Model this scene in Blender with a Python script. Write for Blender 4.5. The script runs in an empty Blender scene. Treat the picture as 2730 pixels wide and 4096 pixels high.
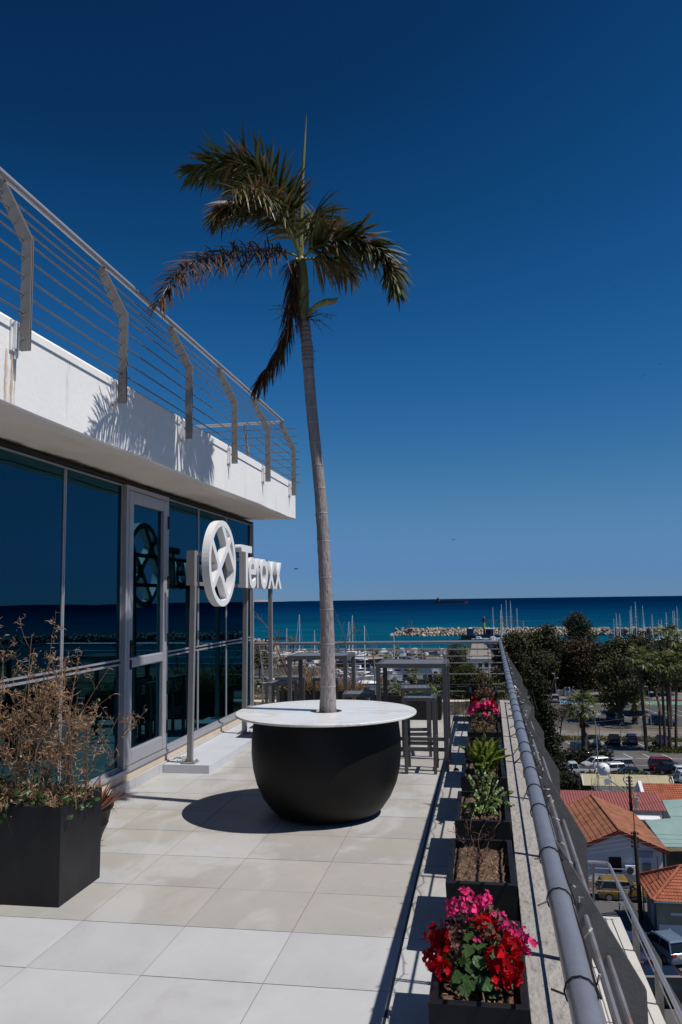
import bpy, math, random
from mathutils import Vector, Matrix, Euler

# ------------------------------------------------------------------ camera, world, sun, exposure
SC = bpy.context.scene
COL = SC.collection
SC.render.engine = 'CYCLES'
SC.cycles.use_denoising = True
SC.cycles.max_bounces = 7
SC.cycles.transparent_max_bounces = 10
SC.cycles.caustics_reflective = False
SC.cycles.caustics_refractive = False
SC.view_settings.view_transform = 'Standard'
SC.view_settings.look = 'None'
SC.view_settings.exposure = 0.0
SC.view_settings.gamma = 1.0

def setup_camera():
    pitch, roll, yaw = .106178, -.014494, .168921
    cy, sy, cp, sp = math.cos(yaw), math.sin(yaw), math.cos(pitch), math.sin(pitch)
    F = Vector((-sy * cp, cy * cp, sp)); R = Vector((cy, sy, 0)); U = R.cross(F)
    R2 = R * math.cos(roll) + U * math.sin(roll); U2 = -R * math.sin(roll) + U * math.cos(roll)
    cam = bpy.data.cameras.new('camera'); o = bpy.data.objects.new('camera', cam); COL.objects.link(o)
    cam.sensor_fit = 'VERTICAL'; cam.sensor_height = 36.0; cam.lens = 28.513
    cam.clip_start = 0.05; cam.clip_end = 30000
    m = Matrix((R2, U2, -F)).transposed().to_4x4(); m.translation = Vector((0, 0, 1.775))
    o.matrix_world = m
    SC.camera = o
setup_camera()

SUN = Vector((.60, -.115, 1.0)).normalized()          # towards the sun
def setup_light():
    w = bpy.data.worlds.new('World'); SC.world = w; w.use_nodes = True
    nt = w.node_tree; nt.nodes.clear()
    out = nt.nodes.new('ShaderNodeOutputWorld'); bg = nt.nodes.new('ShaderNodeBackground')
    sky = nt.nodes.new('ShaderNodeTexSky'); sky.sky_type = 'NISHITA'; sky.sun_disc = False
    sky.sun_elevation = math.asin(SUN.z); sky.sun_rotation = math.atan2(SUN.x, SUN.y)
    sky.altitude = 0; sky.air_density = 0.7; sky.dust_density = 0.1; sky.ozone_density = 8.0
    # grade of the whole sky, as a polarising filter gives it: darker and deeper away from the horizon
    cu = nt.nodes.new('ShaderNodeRGBCurve'); mp = cu.mapping; mp.use_clip = False; mp.extend = 'EXTRAPOLATED'
    grade = (((0, 0), (.501, .0027), (.598, .0040), (.977, .019), (2.138, .085), (4.776, .125), (8, .30)),
             ((0, 0), (1.018, .027), (1.215, .048), (1.954, .117), (3.847, .222), (5.949, .245), (8, .40)),
             ((0, 0), (2.382, .098), (2.778, .156), (4.123, .314), (6.0, .40), (6.386, .425), (8, .52)))
    for ch, pts in enumerate(grade):
        c = mp.curves[ch]; c.points[0].location = (0, 0); c.points[1].location = (1, pts[-1][1] * 2)
        for x, y in pts[1:-1]: c.points.new(x / 8, y * 2)
        for q in c.points: q.handle_type = 'AUTO_CLAMPED'
    mp.update()
    sc1 = nt.nodes.new('ShaderNodeVectorMath'); sc1.operation = 'SCALE'; sc1.inputs['Scale'].default_value = 1 / 8
    sc2 = nt.nodes.new('ShaderNodeVectorMath'); sc2.operation = 'SCALE'; sc2.inputs['Scale'].default_value = 5
    nt.links.new(sky.outputs[0], sc1.inputs[0]); nt.links.new(sc1.outputs[0], cu.inputs['Color']); nt.links.new(cu.outputs[0], sc2.inputs[0])
    nt.links.new(sc2.outputs[0], bg.inputs[0]); bg.inputs[1].default_value = 0.1
    nt.links.new(bg.outputs[0], out.inputs[0])
    l = bpy.data.lights.new('sun', 'SUN'); l.energy = 4.3; l.angle = math.radians(.53); l.color = (1, .955, .9)
    o = bpy.data.objects.new('sun', l); COL.objects.link(o)
    o.rotation_euler = (-SUN).to_track_quat('-Z', 'Y').to_euler()
    o.location = SUN * 60
setup_light()

# ------------------------------------------------------------------ mesh helpers
RNG = random.Random(7)
def rnd(a, b): return RNG.uniform(a, b)
V = Vector

class MB:
    """collects shapes, then builds ONE mesh object"""
    def __init__(s): s.v = []; s.f = []; s.m = []; s.t = []
    def add(s, vs, fs, m=0, t=None):
        n = len(s.v); s.v += [tuple(x) for x in vs]; s.f += [tuple(i + n for i in f) for f in fs]; s.m += [m] * len(fs)
        s.t += [t if t is not None else .5] * len(fs)
    def box(s, c, d, rot=None, m=0, t=None):
        hx, hy, hz = d[0] / 2, d[1] / 2, d[2] / 2
        vs = [V((x, y, z)) for x in (-hx, hx) for y in (-hy, hy) for z in (-hz, hz)]
        if rot is not None: vs = [rot @ x for x in vs]
        c = V(c); s.add([x + c for x in vs], [(0, 1, 3, 2), (4, 6, 7, 5), (0, 4, 5, 1), (2, 3, 7, 6), (0, 2, 6, 4), (1, 5, 7, 3)], m, t)
    def bb(s, x0, x1, y0, y1, z0, z1, m=0): s.box(((x0 + x1) / 2, (y0 + y1) / 2, (z0 + z1) / 2), (abs(x1 - x0), abs(y1 - y0), abs(z1 - z0)), None, m)
    def tube(s, pts, r, n=8, m=0, cap=True, t=None):
        pts = [V(p) for p in pts]; k = len(pts)
        rr = r if isinstance(r, (list, tuple)) else [r] * k
        rings = []; prev = None
        for i, p in enumerate(pts):
            d = (pts[min(i + 1, k - 1)] - pts[max(i - 1, 0)])
            d = d.normalized() if d.length > 1e-9 else V((0, 0, 1))
            if prev is None:
                a = V((0, 0, 1)) if abs(d.z) < .9 else V((1, 0, 0)); u = d.cross(a).normalized()
            else:
                u = prev - d * prev.dot(d); u = u.normalized() if u.length > 1e-6 else d.orthogonal().normalized()
            prev = u; w = d.cross(u)
            rings.append([p + (u * math.cos(2 * math.pi * j / n) + w * math.sin(2 * math.pi * j / n)) * rr[i] for j in range(n)])
        vs = [x for r_ in rings for x in r_]
        fs = [(i * n + j, i * n + (j + 1) % n, (i + 1) * n + (j + 1) % n, (i + 1) * n + j) for i in range(k - 1) for j in range(n)]
        if cap and n > 2: fs += [tuple(range(n - 1, -1, -1)), tuple((k - 1) * n + j for j in range(n))]
        s.add(vs, fs, m, t)
    def lathe(s, prof, n=48, c=(0, 0, 0), m=0, cap=True):
        c = V(c); vs = []; k = len(prof)
        for r, z in prof:
            vs += [c + V((r * math.cos(2 * math.pi * j / n), r * math.sin(2 * math.pi * j / n), z)) for j in range(n)]
        fs = [(i * n + j, i * n + (j + 1) % n, (i + 1) * n + (j + 1) % n, (i + 1) * n + j) for i in range(k - 1) for j in range(n)]
        if cap: fs += [tuple(range(n - 1, -1, -1)), tuple((k - 1) * n + j for j in range(n))]
        s.add(vs, fs, m)
    def prism(s, poly, d, m=0):
        """poly: list of 3D points (planar), d: extrusion vector"""
        p = [V(x) for x in poly]; d = V(d); n = len(p)
        s.add(p + [x + d for x in p], [tuple(range(n - 1, -1, -1)), tuple(range(n, 2 * n))] + [(i, (i + 1) % n, n + (i + 1) % n, n + i) for i in range(n)], m)
    def quad(s, a, b, c, d, m=0, t=None): s.add([a, b, c, d], [(0, 1, 2, 3)], m, t)
    def tri(s, a, b, c, m=0, t=None): s.add([a, b, c], [(0, 1, 2)], m, t)
    def loft(s, rings, m=0, closed=True, cap=True):
        n = len(rings[0]); k = len(rings); vs = [x for r in rings for x in r]
        jj = n if closed else n - 1
        fs = [(i * n + j, i * n + (j + 1) % n, (i + 1) * n + (j + 1) % n, (i + 1) * n + j) for i in range(k - 1) for j in range(jj)]
        if cap: fs += [tuple(range(n - 1, -1, -1)), tuple((k - 1) * n + j for j in range(n))]
        s.add(vs, fs, m)
    def mesh(s, name, mats, smooth=False):
        me = bpy.data.meshes.new(name); me.from_pydata(s.v, [], s.f)
        mats = mats if isinstance(mats, (list, tuple)) else [mats]
        for q in mats: me.materials.append(q)
        if any(s.m): me.polygons.foreach_set('material_index', s.m)
        if any(x != .5 for x in s.t):
            at = me.attributes.new('tint', 'FLOAT', 'FACE'); at.data.foreach_set('value', s.t)
        if smooth:
            me.polygons.foreach_set('use_smooth', [True] * len(me.polygons))
            if smooth != 'all': me.set_sharp_from_angle(angle=math.radians(smooth if smooth is not True and smooth > 1 else 35))
        me.update(); return me
    def build(s, name, mats, parent=None, smooth=False, loc=None, bevel=0):
        o = bpy.data.objects.new(name, s.mesh(name, mats, smooth)); COL.objects.link(o)
        if parent is not None: o.parent = parent
        if loc is not None: o.location = loc
        if bevel:
            b = o.modifiers.new('bevel', 'BEVEL'); b.width = bevel; b.segments = 2; b.limit_method = 'ANGLE'; b.angle_limit = math.radians(40)
        return o

def tag(o, label=None, cat=None, group=None, kind=None):
    if label: o['label'] = label
    if cat: o['category'] = cat
    if group: o['group'] = group
    if kind: o['kind'] = kind
    return o
def thing(name, label, cat, loc=(0, 0, 0), rz=0, group=None):
    o = bpy.data.objects.new(name, None); COL.objects.link(o); o.location = loc; o.rotation_euler = (0, 0, rz); o.empty_display_size = .2
    return tag(o, label, cat, group)
def link(name, me, parent=None, loc=(0, 0, 0), rot=(0, 0, 0), scale=None):
    o = bpy.data.objects.new(name, me); COL.objects.link(o); o.parent = parent; o.location = loc; o.rotation_euler = rot
    if scale is not None: o.scale = scale
    return o
KIDS = {}
def kids(o):
    return [c for c in bpy.data.objects if c.parent == o]
def copy_tree(o, parent=None, ch=None):
    c = o.copy(); COL.objects.link(c); c.parent = parent
    for k in (ch[o] if ch and o in ch else kids(o)): copy_tree(k, c, ch)
    return c

# ------------------------------------------------------------------ materials
MAT = {}
KEEP = {'plaster', 'soffit', 'marble', 'white_sign', 'white_gloss', 'boat_white', 'wall_white', 'rail_paint', 'travertine', 'steel', 'steel_rod', 'alu', 'room_floor', 'red_petal', 'pink_petal', 'dry', 'line_white'}
def M(name, rgb=(.5, .5, .5), rough=.6, metal=0, var=.12, scale=6, bump=0, bscale=40, spec=.4, tint=0, rand=0, alt=None, altscale=2, altlo=.5, althi=.65, coat=0, stretch=None, detail=4):
    """procedural Principled material: noise-varied base colour, optional second tone in patches, bump, per-face tint, per-object variation"""
    if name in MAT: return MAT[name]
    if name not in KEEP: rgb = tuple(c * .8 for c in rgb); alt = tuple(c * .8 for c in alt) if alt else None
    m = bpy.data.materials.new(name); m.use_nodes = True; MAT[name] = m
    nt = m.node_tree; N = nt.nodes; Lk = nt.links.new; b = N['Principled BSDF']
    b.inputs['Roughness'].default_value = rough; b.inputs['Metallic'].default_value = metal; b.inputs['Specular IOR Level'].default_value = spec
    if coat: b.inputs['Coat Weight'].default_value = coat; b.inputs['Coat Roughness'].default_value = .08
    tc = N.new('ShaderNodeTexCoord'); vec = tc.outputs['Object']
    if stretch:
        mp = N.new('ShaderNodeMapping'); mp.inputs['Scale'].default_value = stretch; Lk(vec, mp.inputs[0]); vec = mp.outputs[0]
    no = N.new('ShaderNodeTexNoise'); no.inputs['Scale'].default_value = scale; no.inputs['Detail'].default_value = detail; Lk(vec, no.inputs['Vector'])
    rp = N.new('ShaderNodeMapRange'); rp.inputs[1].default_value = .3; rp.inputs[2].default_value = .7; rp.inputs[3].default_value = 1 - var; rp.inputs[4].default_value = 1 + var
    Lk(no.outputs['Fac'], rp.inputs[0])
    col = N.new('ShaderNodeRGB'); col.outputs[0].default_value = (*rgb, 1); c = col.outputs[0]
    if alt:
        n2 = N.new('ShaderNodeTexNoise'); n2.inputs['Scale'].default_value = altscale; n2.inputs['Detail'].default_value = 5; Lk(vec, n2.inputs['Vector'])
        r2 = N.new('ShaderNodeMapRange'); r2.inputs[1].default_value = altlo; r2.inputs[2].default_value = althi; Lk(n2.outputs['Fac'], r2.inputs[0])
        mx = N.new('ShaderNodeMix'); mx.data_type = 'RGBA'; Lk(r2.outputs[0], mx.inputs[0]); Lk(c, mx.inputs[6]); mx.inputs[7].default_value = (*alt, 1); c = mx.outputs[2]
    val = rp.outputs[0]
    def mul(a, bb):
        q = N.new('ShaderNodeMath'); q.operation = 'MULTIPLY'; Lk(a, q.inputs[0]); Lk(bb, q.inputs[1]); return q.outputs[0]
    if tint:
        at = N.new('ShaderNodeAttribute'); at.attribute_name = 'tint'
        r3 = N.new('ShaderNodeMapRange'); r3.inputs[3].default_value = 1 - tint; r3.inputs[4].default_value = 1 + tint; Lk(at.outputs['Fac'], r3.inputs[0]); val = mul(val, r3.outputs[0])
    if rand:
        oi = N.new('ShaderNodeObjectInfo'); r4 = N.new('ShaderNodeMapRange'); r4.inputs[3].default_value = 1 - rand; r4.inputs[4].default_value = 1 + rand
        Lk(oi.outputs['Random'], r4.inputs[0]); val = mul(val, r4.outputs[0])
    vm = N.new('ShaderNodeVectorMath'); vm.operation = 'SCALE'; Lk(c, vm.inputs[0]); Lk(val, vm.inputs['Scale']); Lk(vm.outputs[0], b.inputs['Base Color'])
    if bump:
        n3 = N.new('ShaderNodeTexNoise'); n3.inputs['Scale'].default_value = bscale; n3.inputs['Detail'].default_value = 6; Lk(vec, n3.inputs['Vector'])
        bp = N.new('ShaderNodeBump'); bp.inputs['Strength'].default_value = bump; bp.inputs['Distance'].default_value = .02; Lk(n3.outputs['Fac'], bp.inputs['Height']); Lk(bp.outputs[0], b.inputs['Normal'])
    return m
def leafmat(name, rgb, tint=.45, rough=.5, trans=.25, spec=.35, alt=None, altscale=.6):
    if name in MAT: return MAT[name]
    m = M(name, rgb, rough, tint=tint, var=.2, scale=3, spec=spec, alt=alt, altscale=altscale)
    nt = m.node_tree; N = nt.nodes; b = N['Principled BSDF']; o = N['Material Output']
    tr = N.new('ShaderNodeBsdfTranslucent'); mx = N.new('ShaderNodeMixShader'); mx.inputs[0].default_value = trans
    nt.links.new(b.inputs['Base Color'].links[0].from_socket, tr.inputs[0])
    nt.links.new(b.outputs[0], mx.inputs[1]); nt.links.new(tr.outputs[0], mx.inputs[2]); nt.links.new(mx.outputs[0], o.inputs[0])
    return m

def glassmat(name, refl=(.055, .20, .28), tint=(.20, .42, .50), fac=.42, rough=.0):
    if name in MAT: return MAT[name]
    m = bpy.data.materials.new(name); m.use_nodes = True; MAT[name] = m; nt = m.node_tree; N = nt.nodes; N.remove(N['Principled BSDF'])
    g = N.new('ShaderNodeBsdfGlossy'); g.inputs['Color'].default_value = (*refl, 1); g.inputs['Roughness'].default_value = rough
    t = N.new('ShaderNodeBsdfTransparent'); t.inputs[0].default_value = (*tint, 1)
    lw = N.new('ShaderNodeFresnel'); lw.inputs[0].default_value = 1.5
    ad = N.new('ShaderNodeMath'); ad.operation = 'ADD'; ad.use_clamp = True; ad.inputs[1].default_value = fac; nt.links.new(lw.outputs[0], ad.inputs[0])
    tc = N.new('ShaderNodeTexCoord'); no = N.new('ShaderNodeTexNoise'); no.inputs['Scale'].default_value = .7; nt.links.new(tc.outputs['Object'], no.inputs['Vector'])
    bp = N.new('ShaderNodeBump'); bp.inputs['Strength'].default_value = .09; bp.inputs['Distance'].default_value = .02; nt.links.new(no.outputs['Fac'], bp.inputs['Height']); nt.links.new(bp.outputs[0], g.inputs['Normal'])
    mx = N.new('ShaderNodeMixShader'); nt.links.new(ad.outputs[0], mx.inputs[0]); nt.links.new(t.outputs[0], mx.inputs[1]); nt.links.new(g.outputs[0], mx.inputs[2]); nt.links.new(mx.outputs[0], N['Material Output'].inputs[0])
    return m

M('plaster', (.84, .835, .825), .85, var=.025, scale=3, bump=.12, bscale=30, alt=(.78, .76, .73), altscale=1.1, altlo=.55, althi=.8)
M('soffit', (.88, .83, .775), .9, var=.05, scale=2, bump=.1, alt=(.76, .69, .62), altscale=1.5, altlo=.6, althi=.85)
M('rust', (.50, .27, .12), .9, var=.3, scale=30)
M('grime', (.20, .14, .10), .95, var=.4, scale=25)
M('cream', (.72, .60, .48), .8, var=.06, scale=5)
M('alu', (.36, .36, .385), .5, .3, var=.04, scale=8, spec=.4)
M('alu_frame', (.50, .50, .54), .45, .35, var=.05, scale=10)
M('dark_gap', (.02, .02, .022), .8, var=.1)
M('steel', (.245, .23, .215), .55, .2, var=.05, scale=6)
M('steel_rod', (.17, .16, .16), .5, .3, var=.15, scale=10)
M('rail_paint', (.235, .24, .275), .36, .35, var=.08, scale=25, bump=.03, bscale=200)
M('plate_paint', (.22, .21, .20), .6, .1, var=.12, scale=14, bump=.06, bscale=120)
M('rod_paint', (.27, .265, .285), .45, .3, var=.15, scale=14, alt=(.30, .17, .10), altscale=9, altlo=.58, althi=.68)
M('travertine', (.315, .295, .275), .9, var=.10, scale=9, bump=.9, bscale=34, alt=(.20, .185, .175), altscale=26, altlo=.57, althi=.70, stretch=(1, .55, 1))
M('planter', (.010, .011, .014), .5, var=.25, scale=8, spec=.3, alt=(.021, .021, .022), altscale=3.5, altlo=.52, althi=.78, stretch=(1, 1, .5), bump=.04, bscale=60)
M('soil', (.14, .085, .055), .95, var=.5, scale=40, bump=1, bscale=60)
M('white_sign', (.80, .80, .80), .45, var=.03, scale=4)
M('grey_paint', (.30, .295, .30), .5, .1, var=.06, scale=8)
M('table_paint', (.125, .125, .13), .5, .2, var=.07, scale=10)
M('slat', (.21, .215, .225), .45, .2, var=.1, scale=12)
M('pot_black', (.006, .006, .0065), .55, var=.25, scale=4, spec=.25, alt=(.013, .012, .0115), altscale=2.2, altlo=.5, althi=.75)
M('cable', (.02, .02, .022), .5)
M('paleplastic', (.55, .55, .52), .5)
M('rag', (.75, .75, .74), .9, bump=.6, bscale=50)
M('palebark', (.355, .315, .31), .85, var=.2, scale=9, bump=.7, bscale=14, stretch=(6, 6, 1.2), alt=(.26, .22, .21), altscale=5, altlo=.6, althi=.75)
M('ringbark', (.22, .17, .15), .9, var=.35, scale=30)
M('shaft_green', (.24, .25, .075), .45, var=.15, scale=5, stretch=(8, 8, .8), alt=(.14, .17, .06), altscale=3)
leafmat('palm_green', (.088, .108, .040), .6, .5, .18, .22, alt=(.135, .088, .048), altscale=4)
leafmat('palm_brown', (.115, .064, .036), .6, .7, .2, .15)
leafmat('palm_mix', (.13, .12, .04), .6, .45, .2, alt=(.20, .115, .06), altscale=3)
M('rib', (.20, .20, .07), .5, var=.2)
leafmat('dry', (.36, .225, .135), .4, .8, .2)
leafmat('ivy', (.035, .085, .022), .5, .35, .15)
leafmat('fern', (.30, .40, .05), .4, .5, .4)
leafmat('succulent', (.16, .23, .055), .4, .4, .15)
leafmat('geranium', (.055, .115, .03), .4, .5, .3)
leafmat('red_petal', (.46, .003, .010), .4, .6, .3, .15)
leafmat('pink_petal', (.80, .055, .24), .4, .6, .3, .15)
leafmat('dead_bloom', (.20, .10, .075), .4, .8, .2)
leafmat('aloe', (.62, .25, .15), .35, .5, .2)
leafmat('euc', (.080, .084, .038), .45, .6, .1, .12, alt=(.095, .078, .044), altscale=.25)
leafmat('euc_red', (.100, .072, .040), .5, .6, .1, .12, alt=(.070, .060, .031), altscale=.3)
leafmat('casuarina', (.070, .082, .042), .5, .6, .12, .15)
leafmat('cypress', (.032, .036, .016), .6, .6, .1, .2)
leafmat('olive', (.078, .085, .027), .55, .6, .12, .15)
leafmat('hedge', (.065, .115, .022), .5, .5, .2)
leafmat('washingtonia', (.16, .19, .055), .6, .45, .25)
leafmat('deadpalm', (.20, .13, .07), .5, .8, .15)
leafmat('grass_mix', (.10, .12, .04), .6, .7, .2, alt=(.22, .17, .09), altscale=.3)
leafmat('dry_grass', (.36, .23, .11), .45, .8, .2)
M('bark', (.15, .115, .09), .95, var=.3, scale=4, bump=.8, bscale=8)
M('palmtrunk', (.105, .08, .062), .95, var=.35, scale=5, bump=1, bscale=6)
glassmat('facade_glass')
glassmat('dark_glass', (.35, .4, .45), (.03, .04, .05), .25)
# ------------------------------------------------------------------ terrace floor, kerbs, building
def stainmat(name, rgb, scale, stretch, lo, hi, amt):
    m = M(name, rgb, .9, var=.25, scale=15)
    nt = m.node_tree; N = nt.nodes; b = N['Principled BSDF']
    tc = N.new('ShaderNodeTexCoord'); mp = N.new('ShaderNodeMapping'); mp.inputs['Scale'].default_value = stretch
    no = N.new('ShaderNodeTexNoise'); no.inputs['Scale'].default_value = scale; no.inputs['Detail'].default_value = 5
    nt.links.new(tc.outputs['Object'], mp.inputs[0]); nt.links.new(mp.outputs[0], no.inputs['Vector'])
    mr = N.new('ShaderNodeMapRange'); mr.inputs[1].default_value = lo; mr.inputs[2].default_value = hi; mr.inputs[4].default_value = amt
    nt.links.new(no.outputs['Fac'], mr.inputs[0]); nt.links.new(mr.outputs[0], b.inputs['Alpha'])
    return m
stainmat('rust_stain', (.66, .36, .16), 5, (1, 9, 1.2), .25, .6, .55)
stainmat('water_stain', (.45, .36, .27), 5, (1, 10, .8), .45, .8, .28)
stainmat('grime_band', (.16, .115, .08), 3, (1, 1.5, 20), .46, .66, .85)

def tilemat(name, a, b_, stain):
    m = M(name, a, .5, var=.035, scale=5, rand=.045, alt=b_, altscale=1.7, altlo=.48, althi=.62, spec=.35, bump=.02, bscale=90)
    # water marks and washed patches that run on across the joints
    nt = m.node_tree; N = nt.nodes; b = N['Principled BSDF']; src = b.inputs['Base Color'].links[0].from_socket
    g = N.new('ShaderNodeNewGeometry'); mp = N.new('ShaderNodeMapping'); mp.inputs['Scale'].default_value = (1, .55, 1); mp.inputs['Rotation'].default_value = (0, 0, .35); nt.links.new(g.outputs['Position'], mp.inputs[0])
    for sc_, lo, hi, amt, col in ((1.5, .49, .58, .46, (.53, .535, .535, 1)), (2.3, .57, .70, .50, (.34, .295, .245, 1)), (17, .60, .80, .4, (.30, .27, .235, 1))):
        no = N.new('ShaderNodeTexNoise'); no.inputs['Scale'].default_value = sc_; no.inputs['Detail'].default_value = 7; no.inputs['Roughness'].default_value = .6; no.inputs['Distortion'].default_value = .7; nt.links.new(mp.outputs[0], no.inputs['Vector'])
        mr = N.new('ShaderNodeMapRange'); mr.inputs[1].default_value = lo; mr.inputs[2].default_value = hi; mr.inputs[4].default_value = amt * stain; nt.links.new(no.outputs['Fac'], mr.inputs[0])
        mx = N.new('ShaderNodeMix'); mx.data_type = 'RGBA'; nt.links.new(mr.outputs[0], mx.inputs[0]); nt.links.new(src, mx.inputs[6]); mx.inputs[7].default_value = col; src = mx.outputs[2]
    nt.links.new(src, b.inputs['Base Color'])
    return m
tilemat('tile_pale', (.585, .592, .605), (.545, .545, .55), .55)
tilemat('tile_beige', (.505, .475, .44), (.47, .45, .425), 1)
tilemat('tile_washed', (.505, .475, .435), (.555, .555, .55), 1)
M('grout', (.30, .21, .15), .9, var=.15, scale=12)
M('joint_black', (.015, .015, .017), .6)

LX = [-3.33, -2.858, -2.258, -1.658, -1.058, -.458, .20]
def row_y(n): return 3.27 + .5883 * n
def build_floor():
    mb = MB(); mb.bb(-3.33, .33, -1.5, 12.9, -.35, -.006)
    fl = mb.build('terrace_floor', MAT['grout']); tag(fl, kind='structure')
    cache = {}
    for n in range(-8, 17):
        for i in range(6):
            x0, x1 = LX[i], LX[i + 1]; y0, y1 = row_y(n), row_y(n + 1)
            if y0 > 12.7: continue
            g = .0026; w, d = x1 - x0 - 2 * g, y1 - y0 - 2 * g
            if n < 2: mt = 'tile_pale'
            else: mt = RNG.choice(['tile_washed', 'tile_beige', 'tile_washed']) if i < 2 else ('tile_beige' if RNG.random() < .85 else 'tile_washed')
            key = (round(w, 3), mt)
            if key not in cache:
                b = MB(); b.box((0, 0, -.01), (w, d, .02)); cache[key] = b.mesh('tile', MAT[mt])
            link('tile', cache[key], fl, ((x0 + x1) / 2, (y0 + y1) / 2, rnd(-.0006, .0006)))
    b = MB(); b.bb(-.4665, -.4535, -1.4, 12.6, -.03, .0015); b.build('expansion_joint', MAT['joint_black'], fl)
build_floor()

ZT = .187
def kx(y): return .100 + .0098 * y          # inner face of the kerb
def ko(y): return .292 + .0098 * y          # outer face of the kerb
def end_y(x): return 12.66 + .05 * (x + .7)
def build_kerbs():
    t = thing('parapet_kerb', 'low speckled stone kerb running under the right railing', 'kerb', (.2, 5, 0))
    ys = [-1.4 + 1.32 * i for i in range(11)]; ys[-1] = 12.95
    for a, b in zip(ys[:-1], ys[1:]):
        a2, b2 = a + .002, b - .002
        m = MB(); p = [V((kx(a2), a2, -.3)), V((ko(a2), a2, -.3)), V((ko(a2), a2, ZT - .012)), V((kx(a2), a2, ZT))]
        q = [V((kx(b2), b2, -.3)), V((ko(b2), b2, -.3)), V((ko(b2), b2, ZT - .012)), V((kx(b2), b2, ZT))]
        o = m_ = MB(); m_.loft([p, q]); o = m_.build('coping_stone', MAT['travertine'], None, bevel=.004); o.parent = t; o.location = -V((.2, 5, 0))
    e = thing('end_kerb', 'low cream wall closing the far end of the terrace', 'kerb', (-1.6, 12.7, 0))
    xs = [-4.6, -3.4, -2.2, -1.0, .12]
    for a, b in zip(xs[:-1], xs[1:]):
        m_ = MB(); r = []
        for x in (a + .002, b - .002):
            y = end_y(x); r.append([V((x, y, -.3)), V((x, y + .26, -.3)), V((x, y + .26, ZT)), V((x, y, ZT))])
        m_.loft(r); o = m_.build('coping_stone', MAT['cream'], e, bevel=.004); o.location = -V((-1.6, 12.7, 0))
    # skirting tiles at the foot of the glass wall
build_kerbs()

def rail_run(parent, A, B, nrm, zt, lean, ts, rodends, mats, off=V((0, 0, 0)), thin=False):
    """posts, rods of one straight railing run; A,B outer line, nrm inward normal, ts post positions (m from A)"""
    A = V((A[0], A[1], 0)); B = V((B[0], B[1], 0)); d = (B - A).normalized(); n = V((nrm[0], nrm[1], 0)); k = lean / .195
    prof = [(0, -.19), (0, .51), (.168 * k, .85), (.20 * k, .905), (.225 * k, .935), (.258 * k, .90), (.253 * k, .82), (.085, .48), (.085, -.19)]
    if lean > .2: prof = [(-.012, -.19), (-.012, .51), (.19, .86), (.222, .912), (.238, .90), (.222, .82), (.078, .46), (.078, -.19)]
    else: prof = [(0, -.19), (0, .51), (.168, .85), (.20, .905), (.222, .935), (.246, .905), (.238, .835), (.066, .475), (.066, -.19)]
    pm = MB()
    for sgn in ((-1, 1) if not thin else (1,)):
        pts = [n * a + V((0, 0, zt + z)) + d * (sgn * .005) for a, z in prof]
        pm.prism(pts, d * (sgn * .007))
    for a, z in ((.045, .02), (.045, -.12)): pm.tube([n * a + V((0, 0, zt + z)) - d * .02, n * a + V((0, 0, zt + z)) + d * .02], .012, 8)
    for a, z in ((.205 * k, .80), (.225 * k, .85)) if lean < .2 else ((.04, .40), (.15, .74)): pm.tube([n * a + V((0, 0, zt + z)) - d * .018, n * a + V((0, 0, zt + z)) + d * .018], .009, 8)
    bm = MB()
    bm.box(n * .10 + V((0, 0, zt - .10)), (.012 if abs(n.x) > .5 else .10, .10 if abs(n.x) > .5 else .012, .19))
    bm.box(n * .085 + d * -.035 + V((0, 0, zt - .10)), (.03 if abs(n.x) > .5 else .008, .008 if abs(n.x) > .5 else .03, .17))
    bm.tube([n * .095 + V((0, 0, zt - .19)), n * .095 + V((0, 0, zt - .24))], .010, 6)
    pme = pm.mesh('post', mats[0]); bme = bm.mesh('bracket', mats[3])
    for t in ts:
        p = A + d * t
        o = link('post', pme, parent, p + off); link('bracket', bme, o)
    rods = ((.207, .83), (.155, .72), (.115, .62), (.055, .505), (.045, .39), (.045, .27), (.045, .155), (.045, .04)) if lean < .2 else ((.195, .80), (.14, .695), (.085, .59), (.036, .42), (.036, .268)) + (((.036, .163),) if thin else ())
    for a, z in rods:
        m = MB(); q = n * a + V((0, 0, zt + z))
        m.tube([A + d * rodends[0] + q + off, A + d * rodends[1] + q + off], .0062 if lean < .2 else .0075, 7); m.build('rod', mats[1], parent, smooth=True)

# upper railing on the roof slab
def upper_railing():
    t = thing('roof_railing', 'grey metal railing with bent posts along the white roof edge', 'railing', (-2.75, 8, 3.5)); off = V((2.75, -8, -3.5))
    mats = (MAT['steel'], MAT['steel_rod'], MAT['alu'], MAT['white_sign'])
    X = -2.642
    rail_run(t, (X, 0), (X, 11.86), (-1, 0), 3.485, .195, [1.5, 2.94, 4.389, 5.749, 7.194, 8.648, 10.098, 11.578], (0.2, 11.86), mats, off)
    rail_run(t, (X, 11.86), (-8, 11.86), (0, -1), 3.485, .195, [.8, 2.6, 4.4], (0, 5.2), mats, off)
    m = MB(); xr, z = X - .20, 3.485 + .935
    m.tube([V((xr, .1, z)) + off, V((xr, 11.58, z)) + off, V((xr - .03, 11.65, z)) + off, V((xr - .10, 11.66, z)) + off, V((-8, 11.66, z)) + off], .026, 14)
    m.build('handrail', MAT['alu'], t, smooth=True)
upper_railing()

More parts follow.
